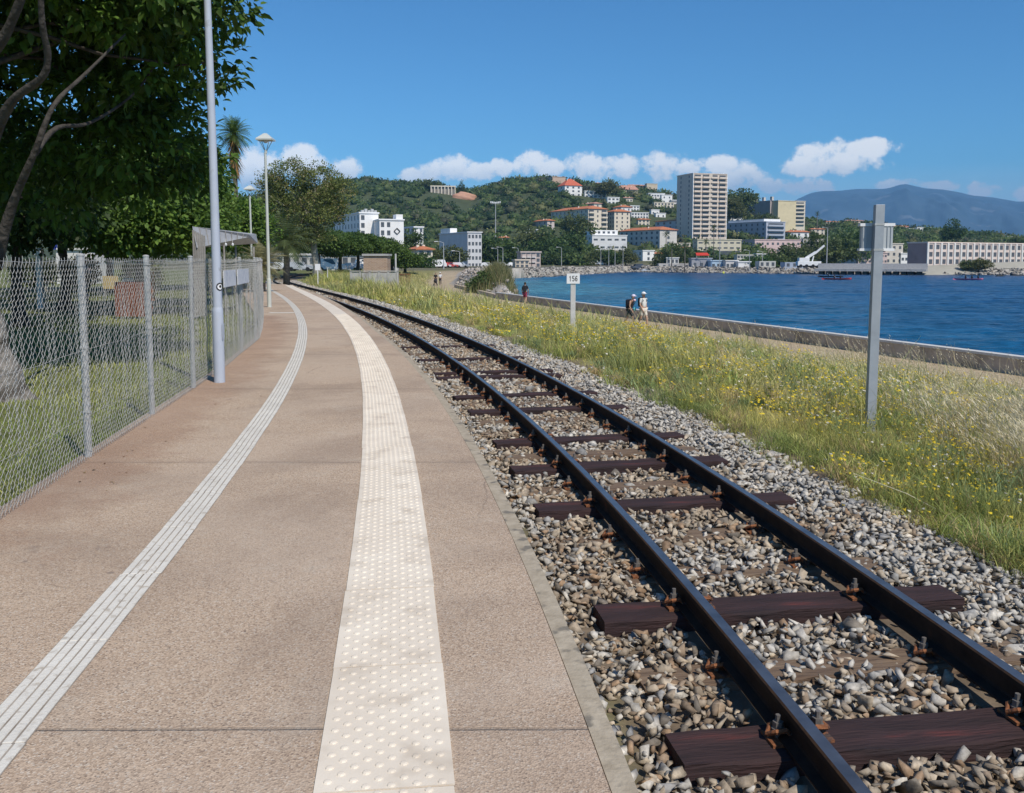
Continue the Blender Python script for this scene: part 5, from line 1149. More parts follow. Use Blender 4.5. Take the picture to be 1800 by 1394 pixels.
for (p, q) in (((0, 1), (1, 0)), ((1, 0), (0, -1)), ((0, -1), (-1, 0)), ((-1, 0), (0, 1))):
    mb.tube([(ex+p[0]*.85, -.12, ez+p[1]*.85), (ex+q[0]*.85, -.12, ez+q[1]*.85)], .13, 4)
mb.build('emblem', M['black'], b)
b = bld('apartment_block', 'white stepped balcony block right of the hotel wing', 711, 728, 745, 400, 436, a=.5, c=WH, fl=4, fc=2, lc=3, bal=(0,), D=275)
b = bld('villa', 'small cream villa with an orange tiled roof beside the pines', 716, 734, 761, 439, 462, a=.35, c=CR, fl=2, fc=2, lc=2, roof='hip', D=235, wh=1.6)
b = bld('office_block', 'plain grey and white box-shaped block with rows of square windows, standing alone', 773, 822, 847, 409, 472, a=.42, c=(.60, .60, .61), fl=5, fc=4, lc=0, ww=1.0, wh=1.1, D=300)
w, L, H = b['_w'], b['_L'], b['_H']; MB().box(.2, w*.55, L*.62, L*.97, H+.385, H+2.0).build('rooftop_room', wall_mat(WH), b)
b = bld('apartment_block', 'long cream block with an orange roof and black balconies, largest on the mid slope', 968, 1034, 1066, 367, 408, a=.5, c=CR, fl=5, fc=3, lc=9, roof='hip', bal=(0, 2), ww=.9, rh=2.2)
b = bld('apartment_block', 'cream block with shaded balconies joined right of the black-balconied block', 1066, 1080, 1106, 372, 408, a=.42, c=CR, fl=5, fc=3, lc=3, roof='hip', ww=.9, rh=1.6)
b = bld('house', 'small pinkish house stepping down left of the big cream block', 936, 962, 974, 388, 406, a=.42, c=(.58, .5, .46), fl=3, fc=1, lc=3, roof='hip')
b = bld('house', 'pink-roofed house rising just behind the big cream block', 1007, 1044, 1056, 358, 372, a=.4, c=CR, fl=2, fc=1, lc=4, roof='hip', roofm='tile_pink')
b = bld('house', 'orange-roofed gabled house behind the right end of the cream blocks', 1076, 1092, 1108, 364, 380, a=.4, c=WH, fl=2, fc=2, lc=2, roof='hip')
b = bld('modern_block', 'white modern block with ribbon windows above the promenade trees', 1024, 1041, 1101, 414, 441, a=.25, c=(.66, .66, .66), fl=2, fc=5, lc=0, ww=2.2, wh=.9)
w, L, H = b['_w'], b['_L'], b['_H']; p_ = MB().box(w*.02, w*.78, 2.5, L, H+.385, H+2.9).build('upper_storey', wall_mat(WH), b)
for i in range(5): put('window', ('upw', 1), (1.3, .08, 1.1), M['win'], p_, (w*(.1+.14*i), 2.46, H+1.7))
b = bld('apartment_block', 'low long block with a bright orange roof and a plain white end wall', 1088, 1160, 1188, 404, 440, a=.5, c=(.58, .55, .51), fl=4, fc=1, lc=8, roof='hip', ww=1.5, rh=1.8)
b = bld('apartment_block', 'pale block with curved white balconies in front of the tower foot', 1150, 1218, 1244, 386, 424, a=.5, c=(.55, .56, .57), fl=5, fc=1, lc=6, bal=(0,), ww=1.6, roof='hip', rh=.9)
b = bld('tower_block', 'tall cream and brown apartment tower, highest building in the picture', 1187, 1219, 1273, 305, 428, a=.32, c=(.68, .58, .49), fl=15, fc=4, lc=2, bal=(0, 1, 2, 3), ww=.9, wh=1.4, D=520)
w, L, H = b['_w'], b['_L'], b['_H']
MB().box(w*.46, w*.56, -.45, -.05, 0, H+.3).build('centre_pier', wall_mat((.60, .53, .45)), b); MB().box(-.35, .0, -.5, .3, 0, H+.3).build('corner_pier', wall_mat(WH), b); MB().box(w, w+.35, -.5, .3, 0, H+.3).build('corner_pier', wall_mat(WH), b)
b = bld('shop_building', 'low cream two-storey commercial building under the tower, dark shopfront below', 1216, 1226, 1301, 422, 449, a=.15, c=(.60, .55, .42), fl=3, fc=7, lc=1, ww=2.2, wh=.7, ground_dark=True)
b = bld('apartment_block', 'blue-grey block with a white balconied end right of the tower', 1268, 1347, 1377, 390, 431, a=.5, c=(.40, .43, .50), fl=5, fc=1, lc=8, bal=(0,), ww=1.1)
w, L, H = b['_w'], b['_L'], b['_H']; MB().box(1, w-1, 3, L*.9, H+.385, H+1.9).build('rooftop_room', wall_mat(WH), b)
b = bld('apartment_block', 'pale pink two-storey block with square dark windows', 1302, 1327, 1405, 422, 446, a=.25, c=(.64, .48, .46), fl=2, fc=9, lc=2, ww=1.2, wh=1.2)
b = bld('villa', 'white villa with a dull orange roof right of the pink block', 1376, 1387, 1419, 408, 424, a=.25, c=WH, fl=2, fc=3, lc=1, roof='hip', ww=1.6)
b = bld('apartment_block', 'beige block half hidden behind shrubs, right of the pink block', 1403, 1412, 1445, 421, 444, a=.25, c=(.55, .50, .44), fl=3, fc=4, lc=1)
b = bld('apartment_block', 'big yellow block with brown shaded stepped wings on the ridge', 1306, 1368, 1395, 353, 396, a=.5, c=YE, fl=5, fc=0, lc=0, D=640)
w, L, H = b['_w'], b['_L'], b['_H']
for i in range(4): MB().box(-1.6-.0*i, -.002, L*(.18+.22*i), L*(.18+.22*i)+7.5, -2, H+.6).build('side_wing', wall_mat((.46, .39, .36)), b)  # wing walls coloured darker than the front to paint the left side's shade
for i in range(4): MB().box(-.8, .9, L*(.16+.24*i), L*(.16+.24*i)+1.8, H+.61, H+3.2).build('chimney', wall_mat((.5, .48, .46)), b)
b = bld('apartment_block', 'narrow pale wing with stacked balconies at the right of the yellow block', 1395, 1395, 1411, 354, 395, a=.2, c=CR, fl=6, fc=1, bal=(0,), D=650)
b = bld('house', 'tan box-shaped house on the hilltop left of the red roof', 961, 971, 993, 311, 330, a=.35, c=(.52, .38, .29), fl=2, fc=0, lc=1)
b = bld('villa', 'white hilltop villa with a stepped red tiled roof', 980, 993, 1021, 326, 345, a=.35, c=WH, fl=3, fc=3, lc=1, roof='hip', roofm='tile_red', rh=5.5, ww=1.6)
b = bld('house', 'long low white flat-roofed house below the red-roofed villa', 1026, 1028, 1064, 336, 348, a=.2, c=WH, fl=2, fc=5, lc=0, ww=2.4)
b = bld('house', 'small white house with black openings lower on the hilltop slope', 1064, 1068, 1087, 347, 359, a=.3, c=WH, fl=2, fc=3, lc=0, ww=1.8)
b = bld('house', 'hilltop house with a wide faded pink roof', 1082, 1088, 1119, 333, 343, a=.3, c=BE, fl=1, fc=3, lc=0, roof='hip', roofm='tile_pink', rh=3.5)
b = bld('house', 'long dark-roofed hilltop house with two chimneys', 1098, 1104, 1136, 326, 338, a=.3, c=(.2, .19, .18), fl=1, fc=0, lc=0, roof='hip', roofm='tile_pink', rh=1)
b = bld('house', 'square tan house at the right end of the hilltop group', 1131, 1137, 1153, 323, 342, a=.35, c=(.54, .46, .35), fl=2, fc=0, lc=0)
b = bld('house', 'white arcaded terrace house on the slope left of the tower', 1134, 1140, 1166, 340, 354, a=.3, c=WH, fl=2, fc=6, lc=0, ww=1.6)
b = bld('house', 'white house half behind trees just left of the tower', 1160, 1163, 1179, 343, 358, a=.3, c=WH, fl=2, fc=2, lc=0)
b = bld('house', 'tiny white cube house in the trees left of the tower', 1142, 1145, 1157, 369, 379, a=.3, c=WH, fl=1, fc=2, lc=0)
b = bld('house', 'small white terrace house just below the tiny cube house', 1150, 1153, 1168, 375, 384, a=.3, c=WH, fl=1, fc=2, lc=0)
b = bld('house', 'pinkish terraced house with open balconies beside the promenade trees', 909, 916, 950, 444, 470, a=.2, c=(.50, .42, .38), fl=3, fc=4, lc=1, bal=(0, 1, 2), ww=1.6)
b = bld('house', 'white cube house beside a taller grey part behind the promenade lamps', 1111, 1130, 1149, 441, 459, a=.35, c=WH, fl=2, fc=1, lc=2)
b = bld('barracks', 'long cream three-storey building with white pilasters at the far right', 1592, 1631, 1812, 427, 466, a=.52, c=(.70, .58, .51), fl=3, fc=17, lc=0, ww=1.7, wh=2.0, D=312)
w, L, H = b['_w'], b['_L'], b['_H']
for i in range(18): put('pilaster', ('pilaster', 1), (.9, .3, H), wall_mat((.66, .65, .62)), b, (w*i/17, -.17, H/2))
MB().box(-.03, -.002, .1, L-.1, -1, H-.1).build('side_wall_shade', wall_mat((.42, .28, .25)), b)  # thin darker pink sheet, shade of the left side put into its colour
b = bld('shed', 'grey-fronted low shed at the left of the quay buildings', 1468, 1487, 1509, 446, 464, a=.25, c=(.42, .43, .46), fl=1, fc=0, lc=1, ww=3)
b = bld('annex', 'low pink building with a row of small windows behind the grey post', 1508, 1509, 1557, 445, 464, a=.12, c=(.62, .49, .46), fl=2, fc=9, lc=0, ww=.9, wh=.9)
b = bld('annex', 'cream block just right of the grey post, joined to the low pink building', 1556, 1557, 1584, 429, 464, a=.12, c=(.60, .55, .48), fl=3, fc=3, lc=0)
b = bld('annex', 'small low white outbuilding between the cream block and the barracks', 1583, 1584, 1594, 446, 464, a=.1, c=WH, fl=1, fc=2, lc=0)
for (x0, x1, yt, yb, c, rf, lab) in ((1452, 1473, 390, 399, CR, 'tile', 'orange-roofed house leftmost on the far right ridge'), (1474, 1489, 396, 407, WH, None, 'white house in the trees on the far right ridge'), (1489, 1514, 388, 403, BE, 'tile_pink', 'tan house with a dull roof left of the grey post'),
        (1519, 1540, 392, 402, BE, 'tile_pink', 'pink-roofed house directly behind the grey post'), (1566, 1592, 398, 412, PK, 'tile', 'pink house with arched openings right of the grey post'), (1594, 1606, 402, 411, WH, None, 'white house beside the pink arched house'), (1612, 1632, 400, 408, WH, None, 'bright white low house alone on the far right ridge'),
        (1697, 1706, 410, 414, WH, None, 'tiny white house left of the four on the far ridge right of the round tree'), (1713, 1722, 411, 415, PK, None, 'tiny pink house on the far ridge right of the round tree'), (1745, 1758, 417, 421, WH, None, 'tiny long white house above the barracks roof'), (1765, 1783, 416, 425, (.6, .6, .56), None, 'white house with a blue roof at the far right end of the ridge')):
    bld('house', lab, x0-3, x0, x1, yt, yb, a=.3, c=c, fl=1 if yb-yt < 8 else 2, fc=3, lc=0, roof='hip' if rf else None, roofm=rf or 'tile', D=None if yb < 399 else 820, group='houses on the far right ridge', cornice=True)
# further small houses between the trees
for (x0, x1, yt, yb, c, rf, lab) in ((1108, 1122, 362, 371, WH, None, 'small white flat house right of the orange-roofed gabled house'), (1122, 1140, 386, 397, CR, 'tile', 'cream house with an orange roof above the orange-roofed low block'), (1096, 1110, 348, 356, CR, 'tile_pink', 'small cream house with a pink roof below the faded pink hilltop roof'), (1180, 1187, 352, 362, WH, None, 'narrow white house touching the left side of the tower'),
        (1018, 1038, 378, 388, WH, None, 'white terrace house below the left part of the cream blocks'), (1110, 1138, 374, 384, WH, None, 'white two-part house right of the shaded cream block'), (1200, 1216, 436, 446, WH, 'tile', 'white orange-roofed house left of the cream commercial building'), (1062, 1086, 440, 452, CR, None, 'cream low building below the right part of the white modern block'), (958, 984, 452, 466, WH, None, 'white low building partly behind the round promenade tree'), (1380, 1402, 446, 458, CR, None, 'cream house in the trees below the beige block'), (925, 945, 404, 414, WH, None, 'white cube house left below the small pinkish house'),
        (906, 930, 458, 470, BE, None, 'low beige store left of the pinkish terraced house'), (1150, 1166, 446, 458, CR, 'tile', 'small cream house with an orange roof right of the white cube house'), (1190, 1212, 428, 440, CR, None, 'cream low block below the pale curved balconies'), (1296, 1326, 449, 460, (.62, .60, .55), None, 'pale two-storey building under the left end of the pink block'), (1330, 1380, 447, 456, WH, None, 'white long building below the pink block'), (1426, 1446, 403, 412, CR, 'tile', 'orange-roofed house on the slope above the crane boom'),
        (1284, 1303, 384, 392, WH, None, 'white rooftop house just right of the tower foot'), (878, 896, 418, 426, BE, 'tile', 'small orange-roofed house alone in the wood above the terraced house'), (1000, 1022, 330, 340, WH, None, 'white house adjoining the right of the red-roofed villa'), (1044, 1066, 322, 331, BE, 'tile_pink', 'low hilltop house with a faded roof left of the conifer'), (1150, 1182, 356, 366, CR, None, 'cream terrace house among trees left of the tower')):
    bld('house', lab, x0-3, x0, x1, yt, yb, a=.28, c=c, fl=1 if yb-yt < 9 else 2, fc=3 if x1-x0 < 25 else 6, lc=0, roof='hip' if rf else None, roofm=rf or 'tile', ww=1.3)
# promenade kiosks and yards
for (x0, x1, yt, yb, c, lab, nm) in ((1158, 1216, 463, 474, (.42, .41, .4), 'long low grey shed roof on the shore left of the kiosks', 'shed'), (1216, 1250, 455, 474, (.30, .31, .34), 'dark grey cabin left of the blue door kiosk', 'kiosk'), (1250, 1275, 459, 474, (.38, .50, .62), 'pale blue kiosk with a door on the shore', 'kiosk'),
        (1276, 1296, 459, 474, (.56, .55, .54), 'white panelled cabin right of the pale blue kiosk', 'kiosk'), (1298, 1318, 461, 474, (.70, .70, .70), 'rounded white marquee beside the white panelled cabin', 'marquee'), (1335, 1362, 459, 469, (.50, .5, .47), 'low grey-green store behind the shore rocks', 'shed'), (1172, 1192, 454, 464, (.62, .62, .6), 'white flat canopy left of the palm on the promenade', 'kiosk'),
        (1380, 1412, 461, 470, (.33, .38, .46), 'blue-grey netting store left of the crane', 'shed')):
    b = bld(nm, lab, x0, x0, x1, yt, yb, a=.05, c=c, fl=1, fc=0 if nm == 'marquee' else 3, lc=0, depth=5, D=float(shore_y(((x0+x1)/2-900)/FOC*335))+13, ww=1.0, cornice=nm != 'shed')
q = at(1233, 446, 372); t = empty('awning', (q[0], 372, q[2]-1.2), 'bright red awning before the cream commercial building', 'awning'); MB().add([(-2.4, 0, 1.6), (2.4, 0, 1.6), (2.6, -2.6, .7), (-2.6, -2.6, .7), (-2.6, -2.6, .4), (2.6, -2.6, .4)], [(0,1,2,3), (3,2,5,4)]).build('cloth', mat('red_awning', (.55, .05, .03), rough=.7), t)
for k in (-2.4, 2.4): MB().tube([(k, -2.5, .6), (k, -2.5, -3)], .06, 6).build('leg', M['white'], t)
# low white building and parked cars behind the pines
b = bld('terrace_building', 'long low white building glimpsed beneath the umbrella pines', 470, 470, 700, 449, 484, a=.1, c=(.5, .49, .47), fl=2, fc=16, lc=0, D=172, ww=1.5, wh=1.6, depth=8)
# ruin and dug bank on the left hilltop
q = at(758, 345, 760); zr = q[2]
t = empty('hilltop_ruin', (q[0], 760, zr), 'roofless pillared concrete shell on the left hilltop', 'ruin', rz=.15); Hr = at(758, 328, 760)[2]-zr
wr = at(800, 345, 760)[0]-q[0]
for i in range(8): MB().box(wr*i/7-.4, wr*i/7+.4, 0, .8, -4, Hr).build('pillar', wall_mat(CR), t)
MB().box(-.6, wr+.6, -.1, 6, Hr+.002, Hr+.9).build('roof_slab', wall_mat(CR), t); MB().box(-.3, wr+.3, 1.2, 6, -4, Hr-.01).build('back_wall', wall_mat((.3, .27, .24)), t)
EXCL.append((q[0]+wr/2, 760, wr/2+4, 10, .15))
V, F = ico(3); V = V*(1+.12*np.sin(V[:, [2]]*9+V[:, [0]]*5)); q = at(815, 349, 742); o = np_mesh('earth_bank', V*[10.5, 5, 5.2], F, wall_mat((.50, .28, .19), 'red_earth'), smooth=False); o.location = q; tag(o, 'steep orange dug earth bank below the ruin', 'earth bank'); EXCL.append((q[0], 715, 12, 34, 0))
q = at(758, 352, 735); o = np_mesh('earth_bank', V*[4.5, 4, 2.2], F, wall_mat((.50, .28, .19))); o.location = q; tag(o, 'small orange bare patch left of the large dug bank', 'earth bank'); EXCL.append((q[0], 720, 5, 16, 0))
# road along the shore and quay
M['asphalt'] = mat('promenade_asphalt', (.10, .10, .10), (.16, .155, .15), scale=.5, rough=.9)
xq = np.arange(-60, 200, 6.); 
V = []
for x in xq: sy = float(shore_y(max(x, 1.3))); V += [(x, sy+14, float(ground(x, sy+14))+.12), (x, sy+24, float(ground(x, sy+24))+.12)]
o = MB().add(V, [(2*i, 2*i+2, 2*i+3, 2*i+1) for i in range(len(xq)-1)]).build('road', M['asphalt']); tag(o, kind='structure')
V0 = at(1420, 480, 306); mb = MB()
xa = at(1415, 478, 309)[0]; xb = at(1640, 478, 288)[0]
t = empty('quay', ((xa+xb)/2, 296, -3.2), 'low concrete quay on dark piers along the far shore at the right', 'quay', rz=math.atan2(-18, xb-xa)); w = (xb-xa)/2
MB().box(-w, w, -3, 5, 1.1, 1.9).build('deck', M['conc'], t)
for i in range(14): MB().box(-w+2+i*(2*w-4)/13-.7, -w+2+i*(2*w-4)/13+.7, -2.6, 2, -1.5, 1.098).build('pier', M['bark_dark'], t)
MB().box(-w, w, 4, 4.4, 1.902, 3.6).build('parapet', mat('stone_parapet', (.34, .33, .33), (.46, .45, .44), scale=2), t)
q = at(1600, 484, 285); t = empty('sloping_ramp', (q[0]+35, 300, -1.5), 'pale stone embankment below the long cream building', 'embankment', rz=.35)
MB().add([(-30, 0, -2), (60, 0, -2), (60, 10, 3.4), (-6, 10, 1.6), (-30, 12, .9), (60, 14, 3.4), (-6, 14, 1.6)], [(0,1,2,3), (0,3,4), (3,2,5,6)]).build('slope', wall_mat((.36, .34, .28)), t)
# crane
q0 = at(1416, 463, 312); q1 = at(1449, 432, 312); t = empty('mobile_crane', (q0[0], 312, q0[2]-1.5), 'white mobile crane with its boom raised, standing on the quay', 'crane'); L_ = Vector((q1[0]-q0[0], 0, q1[2]-q0[2]))
M['crw'] = mat('crane_white', (.74, .74, .72), (.8, .8, .78), scale=1)
mb = MB(); mb.box(-3, 5, -1.2, 1.2, .7, 2.2); mb.box(-2.5, 1, -1.1, 1.1, 2.2, 3.4); mb.build('chassis', M['crw'], t, bevel=.1); MB().tube([(0, 0, 3.2), tuple(L_*.55+Vector((0, 0, 2)))], .55, 4).build('boom', M['crw'], t); MB().tube([tuple(L_*.5+Vector((0, 0, 1.9))), tuple(L_+Vector((0, 0, 1.6)))], .38, 4).build('boom_section', M['crw'], t)
MB().tube([(2.2, 0, 2), tuple(L_*.4+Vector((.2, 0, 1.6)))], .22, 6).build('ram', M['crw'], t)
for k in (-2, 0, 2.2, 4.2): MB().tube([(k, -1.3, .6), (k, 1.3, .6)], .6, 10).build('wheel', M['black'], t)
# boats and buoys
def kayak(px, py, D, c, label, n=1):
    q = at(px, py, D); t = empty('rowing_boat', (q[0], D, -3.2), label, 'boat'); mb = MB(); P = []
    for i in range(9): s = i/8*2-1; w_ = .42*(1-s*s)**.6+.01; P += [(s*3.6, -w_, .32+.12*s*s), (s*3.6, 0, -.15+.2*s*s), (s*3.6, w_, .32+.12*s*s)]
    mb.add(P, [f for i in range(8) for f in ((3*i, 3*i+1, 3*i+4, 3*i+3), (3*i+1, 3*i+2, 3*i+5, 3*i+4), (3*i, 3*i+3, 3*i+5, 3*i+2))]); mb.build('hull', mat('hull_%s' % label[:6].strip(), c, rough=.4), t)
    for i in range(n): mb = MB(); mb.ell((-.6+1.5*i, 0, .65), (.22, .26, .42), 8, 6); mb.ell((-.6+1.5*i, 0, 1.2), (.13, .13, .16), 8, 6); mb.build('rower', M['black'], t, True)
    mb = MB(); mb.tube([(-.6, -1.3, .5), (-.6, 1.3, 1.1)], .03, 5); mb.build('paddle', M['white'], t)
kayak(1471, 482, 222, (.60, .06, .06), 'red rowing boat left of the grey post', 2); kayak(1702, 484.5, 218, (.55, .18, .30), 'pink rowing boat near the dark rocks at the far right', 3)
kayak(1460, 480.5, 255, (.05, .05, .06), 'small dark boat just left of the red boat', 1)
for i, (px, py, rx, lab) in enumerate(((1586, 479, 5.5, 'dark wide mooring raft right of the grey post'), (1515, 480, 1.4, 'small dark mooring block left of the grey post'), (1555, 481, 1.2, 'small dark mooring block touching the right of the grey post'), (1757, 484, 1.3, 'green and dark buoy near the right edge'), (1648, 480, 1.8, 'pale and dark float between the raft and the pink boat'), (1792, 483, 4, 'dark rock in the water at the right edge'))):
    D = 4.75*FOC/(py+1.5-457); q = at(px, py, D); V, F = chips[i]; c = (.035, .035, .035) if i != 4 else (.3, .3, .27)
    o = np_mesh('mooring_float', V*[rx, 1.2, .75], F, M['stone'], col=np.tile([c], (len(V), 1))); o.location = (q[0], D, -3.1); tag(o, lab, 'float')
q = at(1294, 480, 300); o = MB().ell((0, 0, .3), (.4, .4, .45), 10, 8).build('buoy', mat('yellow_buoy', (.7, .7, .1), rough=.5)); o.location = (q[0], 318, -3.2); tag(o, 'small yellow buoy by the rocks below the white marquee', 'buoy')
# street lamps and masts on the promenade
M['mast'] = mat('mast_grey', (.40, .41, .42), rough=.6)
def mast(px, yt, yb, D, label, kind='street_lamp', r=.10):
    q = at(px, yb, D); g0 = float(ground(q[0], D)); zt = at(px, yt, D)[2]; t = empty(kind, (q[0], D, g0), label, kind.replace('_', ' '), 'lamps along the far promenade' if kind == 'street_lamp' else None)
    MB().tube([(0, 0, -1), (0, 0, zt-g0)], [r*1.3, r*.7], 6).build('pole', M['mast'], t)
    if kind == 'street_lamp':
        MB().tube([(0, 0, zt-g0), (-.7, 0, zt-g0+.25), (-1.5, 0, zt-g0+.3)], .06, 5).build('arm', M['mast'], t); MB().box(-2.1, -1.3, -.15, .15, zt-g0+.26, zt-g0+.4).build('lamp_head', M['white'], t)
    return t
for (px, yt, yb, D, lab) in ((780, 427, 472, 205, 'street lamp in front of the grey and white box-shaped block'), (808, 443, 470, 240, 'short street lamp just right of the lamp before the box-shaped block'), (875, 438, 470, 290, 'street lamp left of the pinkish terraced house'), (884, 436, 470, 300, 'street lamp close to the left of the pinkish terraced house'), (911, 437, 470, 320, 'street lamp at the left corner of the pinkish terraced house'),
        (987, 436, 468, 350, 'street lamp above the round promenade tree'), (1056, 440, 466, 362, 'street lamp below the white modern block'), (1070, 439, 468, 356, 'white street lamp second of those below the white modern block'), (1081, 437, 464, 362, 'street lamp third of those below the white modern block'), (1095, 440, 466, 358, 'street lamp right of those below the white modern block'),
        (1265, 402, 462, 345, 'tall lamp mast in front of the cream commercial building'), (1317, 441, 474, 330, 'thin pole right of the white marquee'), (1340, 443, 466, 340, 'thin pole below the pale pink block'), (1453, 401, 466, 330, 'tallest pale mast, right of the crane boom')):
    mast(px, yt, yb, D, lab, r=.16 if px > 1400 else .11)
q = at(871, 357, 420); g0 = float(ground(q[0], 420)); t = empty('floodlight_mast', (q[0], 420, g0), 'tall floodlight mast with a ring of lamps against the wooded hill', 'floodlight'); zt = q[2]-g0
MB().tube([(0, 0, -1), (0, 0, zt)], [.3, .14], 8).build('pole', M['mast'], t)
for i in range(7): MB().box(-2.1+.7*i-.25, -2.1+.7*i+.25, -.2, .2, zt-.2+.3*abs(3-i)/3, zt+.5+.3*abs(3-i)/3).build('floodlight', M['white'], t)
MB().box(-2.4, 2.4, -.08, .08, zt-.35, zt-.205).build('crossbar', M['mast'], t)
# parked cars and vans
M['car_glass'] = M['glass']; CM = {}
def car(px, D, c, label, van=False, rz=0.0, group='cars parked along the shore road', z=None):
    x = (px-900)/FOC*D; g0 = float(ground(x, D)) if z is None else z; t = empty('parked_van' if van else 'parked_car', (x, D, g0), label, 'van' if van else 'car', group, rz=rz)
    if c not in CM: CM[c] = mat('car_paint', c, rough=.3, spec=.6)
    m = CM[c]; Lc, Wc = (2.5, .95) if van else (2.05, .85); h1, h2 = (1.1, 2.1) if van else (.78, 1.42)
    sec = [(-Lc, .35), (-Lc, h1), (-Lc*.93, h1+.05), (-Lc*.8 if van else -Lc*.72, h2-.05), (-Lc*.7 if van else -Lc*.5, h2), (Lc*.45 if van else Lc*.15, h2), (Lc*.55 if van else Lc*.42, h1+.12), (Lc*.92, h1-.03), (Lc, h1*.75), (Lc, .35)]
    V = [(x_, -Wc*(1 if z_ < h1+.1 else .84), z_) for x_, z_ in sec]+[(x_, Wc*(1 if z_ < h1+.1 else .84), z_) for x_, z_ in sec]; n = len(sec)
    F = [tuple(range(n)), tuple(range(2*n-1, n-1, -1))]+[(i, (i+1) % n+0, (i+1) % n+n, i+n)[::-1] for i in range(n)]
    MB().add(V, F).build('body', m, t)
    mb = MB(); s = Wc*.93; mb.add([(-Lc*.6, -s, h1+.08), (Lc*.36, -s, h1+.08), (Lc*.12, -Wc*.855, h2-.1), (-Lc*.46, -Wc*.855, h2-.1)], [(0,1,2,3)]); mb.build('side_window', M['glass'], t)
    for sx in (-.6, .62):
        for sy in (-1, 1): MB().tube([(Lc*sx, sy*Wc*.8, .33), (Lc*sx, sy*Wc*1.02, .33)], .33, 10).build('wheel', M['black'], t)
    return t
CW = (.75, .75, .75); CS = (.4, .42, .44); CD = (.05, .06, .08); CRd = (.4, .04, .03); CB = (.06, .10, .22)
for i, (px, D, c, van, lab) in enumerate(((492, 140, CW, False, 'white parked car left under the plane tree'), (530, 138, CS, False, 'silver parked car behind the plane tree trunk'), (585, 150, CW, True, 'white van under the umbrella pines'), (612, 152, CW, False, 'white parked car between two pine trunks'), (648, 156, CW, True, 'second white van, just left of the brick hut'), (475, 150, CB, False, 'blue parked car left of the second lamp post'),
        (768, 236, CW, True, 'white van at the left end of the shore road cars'), (781, 238, CW, False, 'white car beside the lamp before the box-shaped block'), (792, 238, CRd, False, 'red car beside the white car on the shore road'), (800, 240, CW, False, 'second white car from the lamp on the shore road'), (812, 242, CS, False, 'silver car near the short street lamp'), (858, 262, CW, False, 'white car left of the reeds on the shore road'), (868, 266, CD, False, 'dark car above the reeds'),
        (884, 275, CW, False, 'white car below the pair of street lamps'), (903, 290, CW, False, 'white car in front of the pinkish terraced house'), (912, 294, CS, False, 'silver car in front of the pinkish terraced house'), (1045, 372, CW, True, 'white van right of the round promenade tree'), (1056, 372, CW, False, 'white car beside the van right of the promenade tree'), (1120, 362, CD, True, 'dark van before the white cube house'), (1135, 358, CS, False, 'silver car right of the dark van'), (1300, 350, CW, True, 'white van behind the white marquee'), (1478, 326, CW, False, 'white car near the tallest pale mast'), (975, 366, CD, False, 'dark car under the round promenade tree'), (1000, 367, CRd, False, 'reddish car under the round promenade tree'))):
    car(px, D, c, lab, van, rz=random.uniform(-.3, .3)+(math.pi if i % 3 == 0 else 0), group='cars parked under the pines' if D < 160 else 'cars parked along the shore road')
